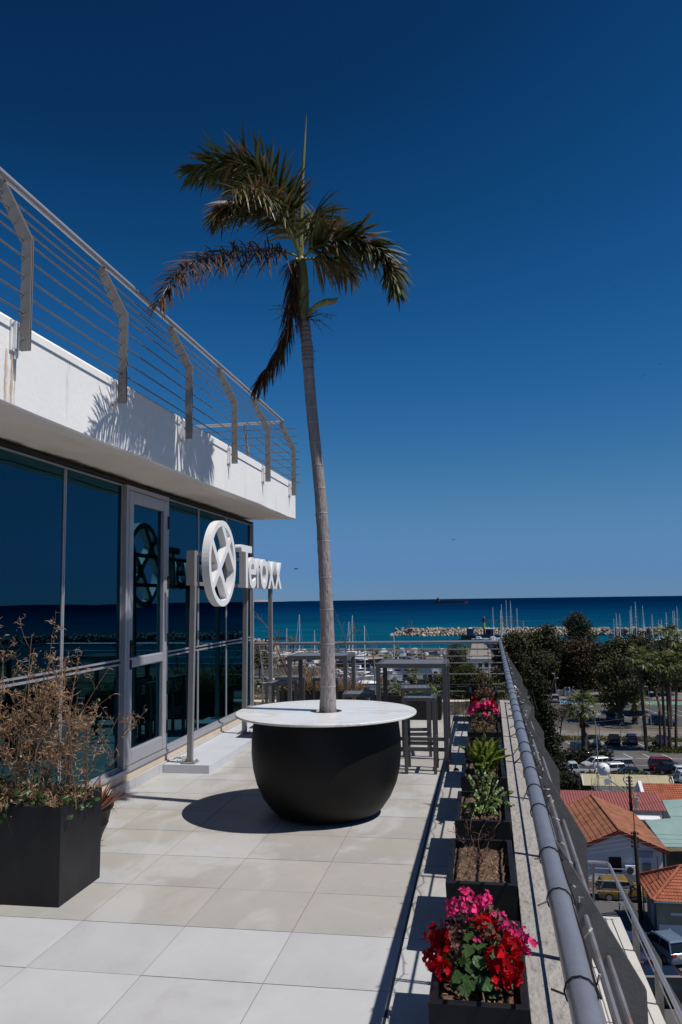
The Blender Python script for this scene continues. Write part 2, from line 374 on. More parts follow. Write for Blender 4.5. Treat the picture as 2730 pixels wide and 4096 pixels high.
def terrace_railing():
    t = thing('terrace_railing', 'grey metal railing with inward bent plates along right and far terrace edges', 'railing', (.3, 6, ZT)); off = -V((.3, 6, ZT))
    mats = (MAT['plate_paint'], MAT['rod_paint'], MAT['rail_paint'], MAT['plate_paint'])
    s = .0098; A = (.375 + s * -1.0, -1.0); B = (.375 + s * 12.72, 12.72)
    rail_run(t, A, B, (-1, 0), ZT, .245, [2.02, 3.46, 4.86, 6.3, 7.75, 9.17, 10.6, 12.05], (0, 13.7), mats, off)
    A2 = (B[0], 12.73); B2 = (-4.5, 12.73 - .064 * 5.0)
    rail_run(t, A2, B2, (0, -1), ZT, .245, [.42, 2.15, 3.9], (.19, 5.0), mats, off, True)
    m = MB(); z = 1.10
    pts = [(.131 + s * y, y, z) for y in (-1, 3, 6, 9, 12.30)] + [(.252, 12.36, z + .001), (.238, 12.395, z), (.19, 12.40, z), (-1.6, 12.32, z), (-3.5, 12.16, z), (-4.4, 12.08, z)]
    m.tube([V(p) + off for p in pts], .0245, 18); m.build('handrail', MAT['rail_paint'], t, smooth=True)
terrace_railing()

def string_lights():
    t = thing('string_lights', 'black fairy light cable wound round the right handrail', 'fairy lights', (.15, 5, 1.1)); off = -V((.15, 5, 1.1))
    m = MB(); y = 1.5; pts = []; bulbs = MB(); r = .0275
    def rx(y): return .131 + .0098 * y
    step = [.36, .30, .42, .26, .33, .38, .24]; k = 0
    while y < 12.2:
        st = step[k % 7] * rnd(.8, 1.2); k += 1
        loop = [V((rx(y) + r * math.cos(a), y + .012 * math.sin(a * .5), 1.10 + r * math.sin(a))) + off for a in [i * math.pi / 6 for i in range(13)]]
        m.tube(loop, .0019, 5)
        q = [V((rx(y) + r + .004, y, 1.098)), V((rx(y) + r + .012 + rnd(0, .01), y + st * .35, 1.075 - rnd(0, .03))), V((rx(y) + r + .010, y + st * .7, 1.075 - rnd(0, .02))), V((rx(y) + r + .003, y + st, 1.095))]
        m.tube([x + off for x in q], .0028, 5)
        for j in (1, 2):
            e = q[j] + V((rnd(.0, .018), rnd(-.02, .02), rnd(-.015, .02)))
            m.tube([q[j] + off, e + off], .0016, 4); bulbs.tube([e + off, e + off + (e - q[j]).normalized() * .012], .0026, 6)
            if RNG.random() < .35:
                e2 = V((rx(y) - r - rnd(.01, .03), y + rnd(-.03, .03), 1.10 - rnd(.0, .03))); m.tube([V((rx(y) - r, y, 1.10)) + off, e2 + off], .0022, 4)
        y += st
    m.build('cable', MAT['cable'], t); bulbs.build('bulbs', MAT['paleplastic'], t)['kind'] = 'stuff'
    p = thing('solar_panel', 'small black solar panel clipped outside the railing', 'solar panel', (.262, 5.6, 1.0)); b = MB(); b.box((0, 0, 0), (.05, .17, .014), Euler((.55, .5, 0)).to_matrix()); b.build('panel', MAT['planter'], p)
    b = MB(); b.tube([(0, -.02, -.01), (-.03, -.02, -.10)], .006, 6); b.build('stalk', MAT['planter'], p)
    rg = MB(); 
    for i in range(9):
        a = i / 8; rg.v  # knotted rag as a lumpy tube
    pts = [V((.225 + .012 * math.sin(i * 1.7), 6.75 - i * .035, 1.06 - .012 * i + .008 * math.sin(i * 2.3))) for i in range(8)]
    rg.tube(pts, [.006, .014, .020, .016, .022, .017, .012, .004], 8)
    tag(rg.build('knotted_rag', MAT['rag'], smooth='all'), 'white rag knotted on the cable beside the right handrail', 'rag')
string_lights()

# ------------------------------------------------------------------ office building
def facade():
    t = thing('office_building', 'white terrace building with dark reflective glass wall and overhanging slab', 'building', (-3.4, 7, 0)); off = V((3.4, -7, 0))
    X = -3.40
    def part(mb, name, mat, par=t, **k):
        o = mb.build(name, MAT[mat] if isinstance(mat, str) else mat, par, **k)
        if par is t: o.location = off
        return o
    # plinth: skirting tiles, cream band, aluminium sill
    y = .5
    while y < 12.2:
        m = MB(); m.bb(-3.345, -3.325, y + .0015, y + .5865, 0, .098); part(m, 'skirting_tile', 'tile_pale'); y += .588
    m = MB(); m.bb(-3.60, -3.352, 0, 11.80, -.02, .175); part(m, 'plinth', 'cream')
    m = MB(); m.bb(-3.47, -3.335, 0, 11.80, .177, .205); m.bb(-3.44, -3.375, 0, 11.79, .205, .222); part(m, 'window_sill', 'alu_frame')
    m = MB(); m.bb(-3.44, -3.36, 0, 11.79, 2.912, 2.936); part(m, 'top_channel', 'dark_gap')
    m = MB(); m.quad((-3.39, 0, 2.938), (-3.39, 11.8, 2.960), (-3.335, 11.8, 2.960), (-3.335, 0, 2.938)); part(m, 'grime_stain', 'grime_band')
    bays = [(1.80, 2.90), (2.90, 4.01), (4.01, 5.12), (5.12, 6.22), (6.22, 7.325), (8.415, 9.475), (9.475, 10.58), (10.58, 11.76)]
    def window(y0, y1, z0, z1):
        f = MB(); w = .017
        f.bb(X - .03, X + .012, y0, y0 + w, z0, z1); f.bb(X - .03, X + .012, y1 - w, y1, z0, z1)
        f.bb(X - .029, X + .011, y0 + w, y1 - w, z0, z0 + w); f.bb(X - .029, X + .011, y0 + w, y1 - w, z1 - w, z1)
        o = part(f, 'window_frame', 'alu_frame')
        g = MB(); g.bb(X - .004, X + .004, y0 + w * .5, y1 - w * .5, z0 + w * .5, z1 - w * .5); g.build('pane', MAT['facade_glass'], o)
    for y0, y1 in bays:
        window(y0 + .004, y1 - .004, 1.215, 2.905); window(y0 + .004, y1 - .004, .222, 1.19)
        m = MB(); m.bb(X - .03, X + .0, y0, y1, 1.190, 1.215); part(m, 'transom', 'dark_gap')
    m = MB(); m.bb(X - .04, X + .045, 11.76, 11.80, .20, 2.94); part(m, 'corner_post', 'alu_frame')
    # door
    dr = MB(); a, b = 7.33, 8.41
    dr.bb(X - .05, X + .05, a, a + .05, .205, 2.905); dr.bb(X - .05, X + .05, b - .05, b, .205, 2.905); dr.bb(X - .049, X + .049, a + .05, b - .05, 2.86, 2.905); dr.bb(X - .049, X + .06, a + .05, b - .05, .205, .225)
    part(dr, 'door_frame', 'alu_frame')
    lf = MB(); a, b = 7.385, 8.355
    for q in ((a, a + .095, .228, 2.855), (b - .095, b, .228, 2.855)): lf.bb(X - .02, X + .062, q[0], q[1], q[2], q[3])
    for q in ((2.735, 2.854), (1.14, 1.235), (.229, .365)): lf.bb(X - .02, X + .061, a + .095, b - .095, q[0], q[1])
    leaf = part(lf, 'door', 'alu_frame', bevel=.012)
    for q in ((1.225, 2.74), (.36, 1.145)):
        g = MB(); g.bb(X + .012, X + .02, a + .09, b - .09, q[0], q[1]); g.build('pane', MAT['facade_glass'], leaf)
    h = MB(); h.box((X + .066, a + .045, 1.32), (.012, .035, .17)); h.tube([(X + .07, a + .045, 1.36), (X + .115, a + .045, 1.36), (X + .12, a + .19, 1.355)], .010, 8); h.box((X + .066, a + .045, 1.17), (.012, .03, .09)); h.build('handle', MAT['dark_gap'], leaf)
    for z in (2.62, 1.97, 1.36, .86, .45):
        h = MB(); h.bb(X + .045, X + .075, b - .004, b + .014, z - .07, z + .07); h.build('hinge', MAT['dark_gap'], leaf)
    # roof slab, slightly uneven cast edge
    rings = []; srings = []
    for i in range(25):
        y = -.5 + 12.5 * i / 24; k = max(0, y) / 12; wv = .006 * math.sin(y * 2.1) + .004 * math.sin(y * 5.3)
        zt, zb = 3.478 + .06 * k + wv * .5, 2.944 + .034 * k + wv
        srings.append([V((-8.4, y, zb + .008)), V((-2.905, y, zb + .008)), V((-2.905, y, zb + .014)), V((-8.4, y, zb + .014))]); rings.append([V((-8.5, y, zb + .04)), V((-2.90, y, zb + .04)), V((-2.886, y, zb)), V((-2.762, y, zb)), V((-2.75, y, zb + .012)), V((-2.75, y, zt - .02)), V((-2.765, y, zt)), V((-8.5, y, zt))])
    s = MB(); s.loft(rings); slab = part(s, 'roof_slab', 'plaster')
    sf = MB(); sf.loft(srings); part(sf, 'soffit', 'soffit')
    for y, zz, wd, mt in ((4.312, 3.29, .034, 'rust_stain'), (4.372, 3.27, .026, 'rust_stain'), (4.345, 3.2, .10, 'water_stain'), (4.405, 3.25, .010, 'rust_stain'), (8.55, 3.27, .03, 'water_stain'), (10.02, 3.2, .025, 'water_stain'), (5.72, 3.22, .05, 'water_stain'), (6.35, 3.44, .04, 'water_stain'), (7.17, 3.24, .05, 'water_stain'), (7.9, 3.44, .035, 'water_stain'), (9.3, 3.45, .04, 'water_stain'), (10.8, 3.45, .03, 'water_stain'), (5.05, 3.44, .05, 'water_stain'), (11.5, 3.2, .03, 'water_stain')):
        m = MB(); q = []
        for i in range(9):
            f = i / 8; w_ = wd / 2 * (.45 + .55 * math.sin(2.2 * f + .4)) * (1 + .18 * math.sin(i * 2.7)); dy = .0015 * math.sin(i * 1.9); z_ = zz + (2.958 - zz) * f; q.append((V((-2.7475, y - w_ + dy, z_)), V((-2.7475, y + w_ + dy, z_))))
        for (a, b), (c, d) in zip(q[:-1], q[1:]): m.quad(c, d, b, a)
        part(m, 'rust_streak', mt)
    # room behind the glass
    m = MB(); m.bb(-8.3, -3.46, .3, 11.74, .12, .19); part(m, 'room_floor', 'room_floor')
    m = MB(); m.bb(-8.4, -8.3, .3, 11.74, .19, 2.93); part(m, 'room_wall', 'room_wall')
    m = MB(); m.bb(-8.3, -3.46, 11.68, 11.74, .19, 2.93); part(m, 'room_wall', 'room_wall')
    m = MB(); m.bb(-8.3, -3.46, .2, .28, .19, 2.93); part(m, 'room_wall', 'room_wall')
    for y0, y1, z in ((4.05, 5.1, 1.9), (5.16, 6.1, 1.38), (8.5, 9.42, .62), (9.52, 10.5, .70), (10.63, 11.6, .62)):
        m = MB(); m.bb(-3.56, -3.55, y0, y1, z, 2.86); m.bb(-3.575, -3.535, y0, y1, z - .03, z); part(m, 'roller_blind', 'blind')
    # body of the building below the terrace
    m = MB(); m.bb(-8.4, .27, -1.5, 12.88, -21, -.36); part(m, 'lower_body', 'plaster')
    m = MB(); m.bb(-8.4, -3.62, -1.5, 11.7, -.36, .11); part(m, 'floor_body', 'plaster')
M('room_floor', (.10, .10, .11), .5); M('room_wall', (.16, .17, .18), .8); M('blind', (.30, .45, .50), .8, var=.05)
facade()

M('pale_render', (.62, .59, .545), .85, var=.06, scale=2)
def lower_terrace():
    t = thing('lower_terrace', 'white balcony of the floor below with wide pale coping', 'balcony', (1.2, 10, -3.3)); off = -V((1.2, 10, -3.3))
    m = MB(); m.bb(.29, 1.93, -1, 13.5, -21, -3.62); o = m.build('wall', MAT['plaster'], t); o.location = off
    m = MB(); m.bb(.29, 1.62, -1, 13.2, -3.62, -3.42); o = m.build('floor_slab', MAT['pale_render'], t); o.location = off
    for a, b in ((-1, 1.5), (1.5, 4.1), (4.1, 6.7), (6.7, 9.3), (9.3, 11.7), (11.7, 13.52)):
        m = MB(); m.bb(1.62, 1.93, a + .003, b - .003, -3.62, -3.13); o = m.build('coping', MAT['pale_render'], t, bevel=.006); o.location = off
    m = MB(); m.bb(.29, 1.615, 13.2, 13.52, -3.62, -3.13); o = m.build('coping', MAT['pale_render'], t, bevel=.006); o.location = off
    r = thing('balcony_railing', 'grey railing of the lower balcony seen beyond the bent plates', 'railing', (1.8, 10, -3.1)); off = -V((1.8, 10, -3.1))
    mats = (MAT['plate_paint'], MAT['rod_paint'], MAT['rail_paint'], MAT['plate_paint'])
    rail_run(r, (1.99, 0), (1.99, 13.4), (-1, 0), -3.13, .245, [5.0, 6.45, 7.9, 9.35, 10.8, 12.3], (0, 13.4), mats, off)
    rail_run(r, (1.99, 13.4), (.2, 13.4), (0, -1), -3.13, .245, [.45, 1.5], (0, 1.7), mats, off)
    m = MB(); z = -3.13 + .915; m.tube([V(p) + off for p in ((1.74, 0, z), (1.74, 13.0, z), (1.73, 13.06, z), (1.69, 13.10, z), (1.6, 13.11, z), (.3, 13.11, z))], .0245, 14); m.build('handrail', MAT['rail_paint'], r, smooth=True)
lower_terrace()
# ------------------------------------------------------------------ sign on its plinth
def arc(cx, cy, r, a0, a1, n): return [(cx + r * math.cos(a0 + (a1 - a0) * i / n), cy + r * math.sin(a0 + (a1 - a0) * i / n)) for i in range(n + 1)]
def sign():
    pl = thing('sign_plinth', 'low pale tiled step beside the glass wall under the sign', 'plinth', (-3.07, 9.2, 0))
    m = MB(); m.bb(-.25, .25, -.97, 2.35, 0, .085); m.build('step', M('plinth_tile', (.66, .69, .74), .5, var=.05, scale=3), pl, bevel=.003)
    t = thing('company_sign', 'white letters and round wheel emblem on a grey steel frame', 'sign', (-3.0, 9.8, .085)); off = -V((-3.0, 9.8, .085))
    XB = -3.03
    for y, x, zt, tilt in ((8.33, -3.065, 2.31, .035), (10.19, -3.025, 1.95, .02), (11.42, -3.0, 1.95, .0)):
        w = .027; m = MB(); m.loft([[V((x - w, y - w, .085)), V((x + w, y - w, .085)), V((x + w, y + w, .085)), V((x - w, y + w, .085))], [V((x + tilt - w, y - w, zt)), V((x + tilt + w, y - w, zt)), V((x + tilt + w, y + w, zt)), V((x + tilt - w, y + w, zt))]])
        p = m.build('post', MAT['grey_paint'], t); p.location = off
        m = MB(); m.box((x, y, .092), (.15, .15, .012))
        for sx in (-.055, .055):
            for sy in (-.055, .055): m.tube([(x + sx, y + sy, .09), (x + sx, y + sy, .115)], .009, 6)
        m.build('base_plate', MAT['grey_paint'], p)
    for z in (2.285, 1.955):
        m = MB(); m.bb(XB - .02, XB + .02, 8.31, 11.55, z - .02, z + .02); m.build('frame_bar', MAT['grey_paint'], t).location = off
    m = MB(); m.bb(XB - .045, XB + .045, 8.22, 8.27, 1.935, 2.305); m.build('frame_bar', MAT['grey_paint'], t).location = off
    m = MB(); m.bb(XB - .045, XB + .045, 9.50, 9.54, 1.935, 2.305); m.build('frame_bar', MAT['grey_paint'], t).location = off
    # wheel emblem: ring with one rising and two falling bars
    XF, D = -2.87, .085; cy, cz, R = 8.84, 2.19, .485
    m = MB(); n = 64
    def P(u, v, x): return V((x, cy + u * R, cz + v * R))
    for k in range(n):
        a, b = 2 * math.pi * k / n, 2 * math.pi * (k + 1) / n
        o0, o1 = (math.cos(a), math.sin(a)), (math.cos(b), math.sin(b)); i0, i1 = (o0[0] * .865, o0[1] * .865), (o1[0] * .865, o1[1] * .865)
        m.quad(P(*o0, XF), P(*o1, XF), P(*i1, XF), P(*i0, XF)); m.quad(P(*o0, XF - D), P(*i0, XF - D), P(*i1, XF - D), P(*o1, XF - D))
        m.quad(P(*o0, XF - D), P(*o1, XF - D), P(*o1, XF), P(*o0, XF)); m.quad(P(*i0, XF), P(*i1, XF), P(*i1, XF - D), P(*i0, XF - D))
    ring = m.build('emblem_ring', MAT['white_sign'], t, smooth=40); ring.location = off
    def bar(a, b, w, dx):
        a, b = V((a[0], a[1])), V((b[0], b[1])); d = (b - a).normalized(); nn = V((-d.y, d.x)) * w / 2
        m = MB(); q = [a + nn, b + nn, b - nn, a - nn]; m.prism([P(x.x, x.y, XF - dx) for x in q], (-(D - 2 * dx), 0, 0)); m.build('emblem_bar', MAT['white_sign'], ring)
    bar((-.70, -.57), (.70, .70), .155, .0015); bar((-.02, .90), (.91, -.10), .155, .002); bar((-.74, .47), (.40, -.80), .155, .0025)
    def fillet(c, ang):
        # concave webs where two bars cross
        for q in range(4):
            a = ang + q * math.pi / 2; e1 = V((math.cos(a - math.pi / 4), math.sin(a - math.pi / 4))); e2 = V((math.cos(a + math.pi / 4), math.sin(a + math.pi / 4)))
            k = V(c) + (e1 + e2) * .066; L = .16
            pts = [k - (e1 + e2) * .01] + [k + e1 * L * (1 - s) ** 2 + e2 * L * s ** 2 for s in (0, .2, .4, .5, .6, .8, 1)]
            m = MB(); m.prism([P(x.x, x.y, XF - .003) for x in pts], (-(D - .006), 0, 0)); m.build('emblem_web', MAT['white_sign'], ring)
    fillet((.40, .43), math.pi / 2 - .02); fillet((-.235, -.145), math.pi / 2 - .02)
    # letters
    def letter(ch, y0, y1, z0, z1):
        cu = bpy.data.curves.new('letter', 'FONT'); cu.body = ch; cu.size = 1; cu.extrude = .5; cu.resolution_u = 8; cu.offset = .012
        ob = bpy.data.objects.new('tmp', cu); COL.objects.link(ob); bpy.context.view_layer.update()
        me = bpy.data.meshes.new_from_object(ob.evaluated_get(bpy.context.evaluated_depsgraph_get())); bpy.data.objects.remove(ob)
        xs = [v.co.x for v in me.vertices]; ys = [v.co.y for v in me.vertices]; zs = [v.co.z for v in me.vertices]
        ax, bx, ay, by, az, bz = min(xs), max(xs), min(ys), max(ys), min(zs), max(zs)
        for v in me.vertices:
            c = v.co.copy(); v.co = V((XF - D * (bz - c.z) / (bz - az), y0 + (y1 - y0) * (c.x - ax) / (bx - ax), z0 + (z1 - z0) * (c.y - ay) / (by - ay)))
        me.materials.clear(); me.materials.append(MAT['white_sign'])
        o = link('letter', me, t, off)
    zb = 1.925
    letter('T', 9.56, 10.02, zb, 2.45); letter('e', 9.89, 10.21, zb - .006, 2.315); letter('r', 10.27, 10.43, zb, 2.315); letter('o', 10.43, 10.80, zb - .006, 2.315); letter('x', 10.81, 11.19, zb, 2.305); letter('x', 11.19, 11.58, zb, 2.305)
    c = MB()
    for k in range(4):
        p = [V((-3.28 + .03 * k, 8.42 + .05 * math.sin(k), .10)), V((-3.22 + .02 * k, 8.36 + .04 * k, .13)), V((-3.15, 8.42 + .03 * k, .105)), V((-3.10, 8.36, .11))]; c.tube(p, .006, 5)
    tag(c.build('loose_cables', MAT['paleplastic']), 'loose grey cables behind the front sign post', 'cables')
sign()

# ------------------------------------------------------------------ marble topped pot table with the palm
TC = V((-1.325, 6.87, 0))
def marble():
    m = M('marble', (.79, .785, .77), .25, var=.03, scale=3, spec=.5)
    nt = m.node_tree; N = nt.nodes; b = N['Principled BSDF']; src = b.inputs['Base Color'].links[0].from_socket
    tc = N.new('ShaderNodeTexCoord'); mp = N.new('ShaderNodeMapping'); mp.inputs['Rotation'].default_value = (0, 0, .5); mp.inputs['Scale'].default_value = (1.2, 3.0, 1)
    no = N.new('ShaderNodeTexNoise'); no.inputs['Scale'].default_value = 2.0; no.inputs['Detail'].default_value = 9; no.inputs['Roughness'].default_value = .62; no.inputs['Distortion'].default_value = .9
    nt.links.new(tc.outputs['Object'], mp.inputs[0]); nt.links.new(mp.outputs[0], no.inputs['Vector'])
    sb = N.new('ShaderNodeMath'); sb.operation = 'SUBTRACT'; sb.inputs[1].default_value = .5; ab = N.new('ShaderNodeMath'); ab.operation = 'ABSOLUTE'
    nt.links.new(no.outputs['Fac'], sb.inputs[0]); nt.links.new(sb.outputs[0], ab.inputs[0])
    mr = N.new('ShaderNodeMapRange'); mr.inputs[1].default_value = 0; mr.inputs[2].default_value = .06; mr.inputs[3].default_value = .45; mr.inputs[4].default_value = 0; nt.links.new(ab.outputs[0], mr.inputs[0])
    n2 = N.new('ShaderNodeTexNoise'); n2.inputs['Scale'].default_value = 1.6; nt.links.new(tc.outputs['Object'], n2.inputs['Vector'])
    m2 = N.new('ShaderNodeMapRange'); m2.inputs[1].default_value = .38; m2.inputs[2].default_value = .55; nt.links.new(n2.outputs['Fac'], m2.inputs[0])
    mu = N.new('ShaderNodeMath'); mu.operation = 'MULTIPLY'; nt.links.new(mr.outputs[0], mu.inputs[0]); nt.links.new(m2.outputs[0], mu.inputs[1])
    mx = N.new('ShaderNodeMix'); mx.data_type = 'RGBA'; nt.links.new(mu.outputs[0], mx.inputs[0]); nt.links.new(src, mx.inputs[6]); mx.inputs[7].default_value = (.30, .29, .28, 1)
    nt.links.new(mx.outputs[2], b.inputs['Base Color'])
marble()
def pot_table():
    t = thing('pot_table', 'large round black pot with a white marble table top round the palm', 'table', TC)
    m = MB(); m.lathe([(.05, .012), (.40, .012), (.42, .02), (.47, .06), (.535, .15), (.585, .26), (.615, .38), (.627, .50), (.625, .62), (.612, .74), (.60, .806), (.57, .806)], 96)
    m.build('pot', MAT['pot_black'], t, smooth='all')
    m = MB(); m.lathe([(.36, 0), (.37, 0), (.37, .03), (.36, .03)], 48); m.build('foot', MAT['dark_gap'], t)
    R, r, z0, z1, n = .762, .135, .810, .832, 48
    for h in (0, 1):   # two half discs with a fine seam
        a0 = math.radians(62) + h * math.pi + .0012; a1 = a0 + math.pi - .0024; m = MB(); rings = []
        for i in range(n + 1):
            a = a0 + (a1 - a0) * i / n; c, s = math.cos(a), math.sin(a)
            rings.append([V((c * q, s * q, z)) for q, z in ((r, z0), (R - .012, z0), (R, z0 + .006), (R, z1 - .004), (R - .004, z1), (r, z1))])
        m.loft(rings); m.build('marble_top', MAT['marble'], t, smooth=30)
    m = MB(); m.lathe([(.02, .74), (.56, .74)], 40, cap=False); m.build('soil', MAT['soil'], t)
pot_table()

def leaflet(mb, p, d, up, L, w, droop, t, m=0, seg=3, curl=0):
    """a narrow folded leaf: strip of seg quads from p along d"""
    d = d.normalized(); side = d.cross(up)
    side = side.normalized() if side.length > 1e-5 else d.orthogonal().normalized()
    pts = []; q = p.copy(); dd = d.copy()
    for i in range(seg + 1):
        s = i / seg; ww = w * (.55 + 1.3 * s if s < .35 else 1.0) * (1 - s ** 2.2) + .0006
        pts.append((q - side * ww, q + side * ww)); dd = (dd + V((0, 0, -droop / seg)) + side * (curl / seg)).normalized(); q = q + dd * (L / seg)
    vs = [x for a in pts for x in a]
    mb.add(vs, [(2 * i, 2 * i + 1, 2 * i + 3, 2 * i + 2) for i in range(seg)], m, t)

def bez(pts, n):
    """smooth curve through points (Catmull-Rom)"""
    pts = [V(p) for p in pts]; out = []; k = len(pts) - 1
    for i in range(k):
        p0, p1, p2, p3 = pts[max(i - 1, 0)], pts[i], pts[i + 1], pts[min(i + 2, k)]
        for j in range(n):
            s = j / n; out.append(.5 * ((2 * p1) + (p2 - p0) * s + (2 * p0 - 5 * p1 + 4 * p2 - p3) * s * s + (3 * p1 - p0 - 3 * p2 + p3) * s ** 3))
    out.append(pts[-1]); return out

def frond(parent, pts, mat, L=.48, start=.14, n=62, droop=.9, w=.014, up=V((0, 0, 1)), spread=1.0, ribr=.014, seed=0, plume=.9):
    rg = random.Random(seed); c = bez(pts, 14); k = len(c) - 1
    rb = MB(); rb.tube(c, [ribr * (1 - .85 * i / k) for i in range(k + 1)], 6); o = rb.build('frond', MAT['rib'], parent, smooth=True)
    lf = MB()
    for i in range(n):
        s = start + (1 - start) * (i / (n - 1)) ** .95; f = s * k; j = min(int(f), k - 1); p = c[j].lerp(c[j + 1], f - j); d = (c[min(j + 1, k)] - c[max(j - 1, 0)]).normalized()
        side = d.cross(up); side = side.normalized() if side.length > .05 else d.orthogonal().normalized(); nn = side.cross(d)
        ll = L * (.55 + .45 * math.sin(math.pi * min(1, (s * .9 + .12)))) * rg.uniform(.78, 1.1)
        for sg in (-1, 1):
            for rep in range(2):
                a = rg.uniform(-.75, .9) * plume
                dv = side * sg * math.cos(a) * spread + nn * math.sin(a) + d * rg.uniform(.55, 1.1) * (1 if s < .9 else 1.8)
                leaflet(lf, p, dv, d.cross(dv).normalized() if rg.random() < .6 else up, ll, w * rg.uniform(.7, 1.15), droop * rg.uniform(.5, 1.3), rg.random(), seg=4, curl=rg.uniform(-.25, .25))
    lf.build('leaflets', MAT[mat], o)
    return o

def palm():
    base = V((-1.325, 6.87, .74)); t = thing('palm_tree', 'slender palm with ragged fronds growing through the marble table', 'palm', base); off = -base
    cl = bez([(-1.312, 6.87, .70), (-1.305, 6.87, 1.1), (-1.309, 6.87, 1.684), (-1.349, 6.87, 2.625), (-1.418, 6.87, 3.401), (-1.462, 6.87, 4.05), (-1.487, 6.87, 4.28)], 16)
    k = len(cl) - 1; rr = []
    for i in range(k + 1):
        z = cl[i].z; q = (z - .7) / 3.6; rr.append((.049 + .018 * max(0, 1 - q * 1.5) ** 1.6 + .015 * max(0, 1 - (z - .7) / .45) ** 2) * (1 + .014 * math.sin(z * 23)))
    m = MB(); m.tube([p + off for p in cl], rr, 28); m.build('trunk', MAT['palebark'], t, smooth='all')
    m = MB(); m2_ = MB()
    zs = [1.05, 1.38, 1.70, 1.98, 2.25, 2.5, 2.72, 2.93, 3.12, 3.3, 3.46, 3.6, 3.73] + [3.82 + i * .045 for i in range(11)]
    for z in zs:
        j = min(range(k), key=lambda i: abs(cl[i].z - z)); p = cl[j] + off; d = (cl[j + 1] - cl[j]).normalized()
        (m2_ if z < 3.8 else m).tube([p - d * .006, p + d * .006], rr[j] + .002, 24, t=None, cap=False)
    m.build('leaf_scars', MAT['ringbark'], t, smooth='all'); m2_.build('pale_scars', M('scar_pale', (.47, .43, .42), .85, var=.12, scale=20), t, smooth='all')
    # blisters on the lower bark
    m = MB(); rg = random.Random(3)
    for i in range(150):
        z = rg.uniform(.85, 2.6) if i % 3 else rg.uniform(.85, 1.5); j = min(range(k), key=lambda i_: abs(cl[i_].z - z)); a = rg.uniform(0, 2 * math.pi); q = cl[j] + off + V((math.cos(a), math.sin(a), 0)) * (rr[j] - .001); q.z = z + off.z
        h = rg.uniform(.008, .03); w = rg.uniform(.003, .006); e = V((-math.sin(a), math.cos(a), 0)); nn = V((math.cos(a), math.sin(a), 0))
        m.add([q - e * w, q + e * w, q + V((0, 0, h)), q - V((0, 0, h)), q + nn * .006], [(0, 3, 4), (3, 1, 4), (1, 2, 4), (2, 0, 4)])
    m.build('bark_blisters', MAT['palebark'], t)
    sh = bez([(-1.487, 6.87, 4.27), (-1.492, 6.87, 4.5), (-1.502, 6.87, 4.72), (-1.508, 6.87, 4.84)], 6)
    m = MB(); n = len(sh); m.tube([p + off for p in sh], [.053 + .006 * math.sin(math.pi * i / (n - 1)) - .018 * (i / (n - 1)) ** 3 for i in range(n)], 20); m.build('crownshaft', MAT['shaft_green'], t, smooth='all')
    T = V((-1.508, 6.87, 4.82))
    def F(pts, *a, **kw): return frond(t, [V(p) + off for p in pts], *a, **kw)
    # upper left, drooping left, right, short back one, hanging dead one
    F([T, (-1.54, 6.8, 5.01), (-1.61, 6.68, 5.24), (-1.75, 6.55, 5.43), (-1.91, 6.45, 5.52), (-2.13, 6.38, 5.53), (-2.32, 6.32, 5.45)], 'palm_green', L=.40, seed=1, droop=.7, w=.0165, plume=1.25, start=.25, n=84)
    F([T, (-1.55, 6.78, 5.01), (-1.61, 6.6, 5.14), (-1.71, 6.4, 5.15), (-1.84, 6.25, 5.11), (-1.94, 6.1, 4.98), (-2.0, 6.05, 4.91)], 'palm_mix', L=.37, seed=2, droop=.9, w=.0145, start=.14, n=84, plume=1.2)
    F([T, (-1.59, 6.8, 4.85), (-1.69, 6.6, 4.79), (-1.86, 6.25, 4.65), (-2.02, 5.85, 4.45), (-2.13, 5.52, 4.21), (-2.18, 5.25, 3.88)], 'palm_brown', L=.34, seed=3, droop=.9, w=.0078, start=.24, plume=1.15, n=88)
    F([T, (-1.38, 6.84, 4.9), (-1.2, 6.8, 4.95), (-1.02, 6.76, 4.92), (-.82, 6.72, 4.81), (-.69, 6.7, 4.64), (-.64, 6.68, 4.42)], 'palm_green', L=.40, seed=4, droop=.8, w=.016, start=.12, n=90, plume=1.25)
    F([T, (-1.39, 6.95, 4.85), (-1.29, 7.02, 4.87), (-1.18, 7.1, 4.85), (-1.1, 7.15, 4.77)], 'palm_mix', L=.36, seed=9, droop=1.2, w=.010, start=.2, n=48, plume=1.1)
    F([T, (-1.48, 7.05, 5.18), (-1.47, 7.25, 5.40), (-1.44, 7.5, 5.52), (-1.40, 7.75, 5.54)], 'palm_green', L=.40, seed=5, droop=.8, w=.016, start=.15, n=66, plume=1.25)
    F([(-1.53, 6.83, 4.81), (-1.55, 6.8, 4.76), (-1.57, 6.79, 4.54), (-1.58, 6.78, 4.29), (-1.66, 6.77, 4.03), (-1.78, 6.77, 3.81), (-1.88, 6.77, 3.68)], 'palm_brown', L=.34, seed=6, droop=1.6, w=.009, start=.06, spread=.5, plume=.5, n=90)
    F([T, (-1.56, 6.62, 4.98), (-1.62, 6.3, 5.06), (-1.70, 5.98, 5.04), (-1.78, 5.70, 4.90)], 'palm_mix', L=.34, seed=7, droop=1.1, w=.010, start=.3, n=50, plume=1.1)
    m = MB(); m.tube([p + off for p in bez([T, (-1.494, 6.86, 5.3), (-1.47, 6.86, 5.75), (-1.436, 6.86, 6.19)], 6)], [.022] * 5 + [.019] * 5 + [.015] * 4 + [.012, .009, .007, .004, .001], 8); m.build('spear_leaf', MAT['rib'], t, smooth=True)
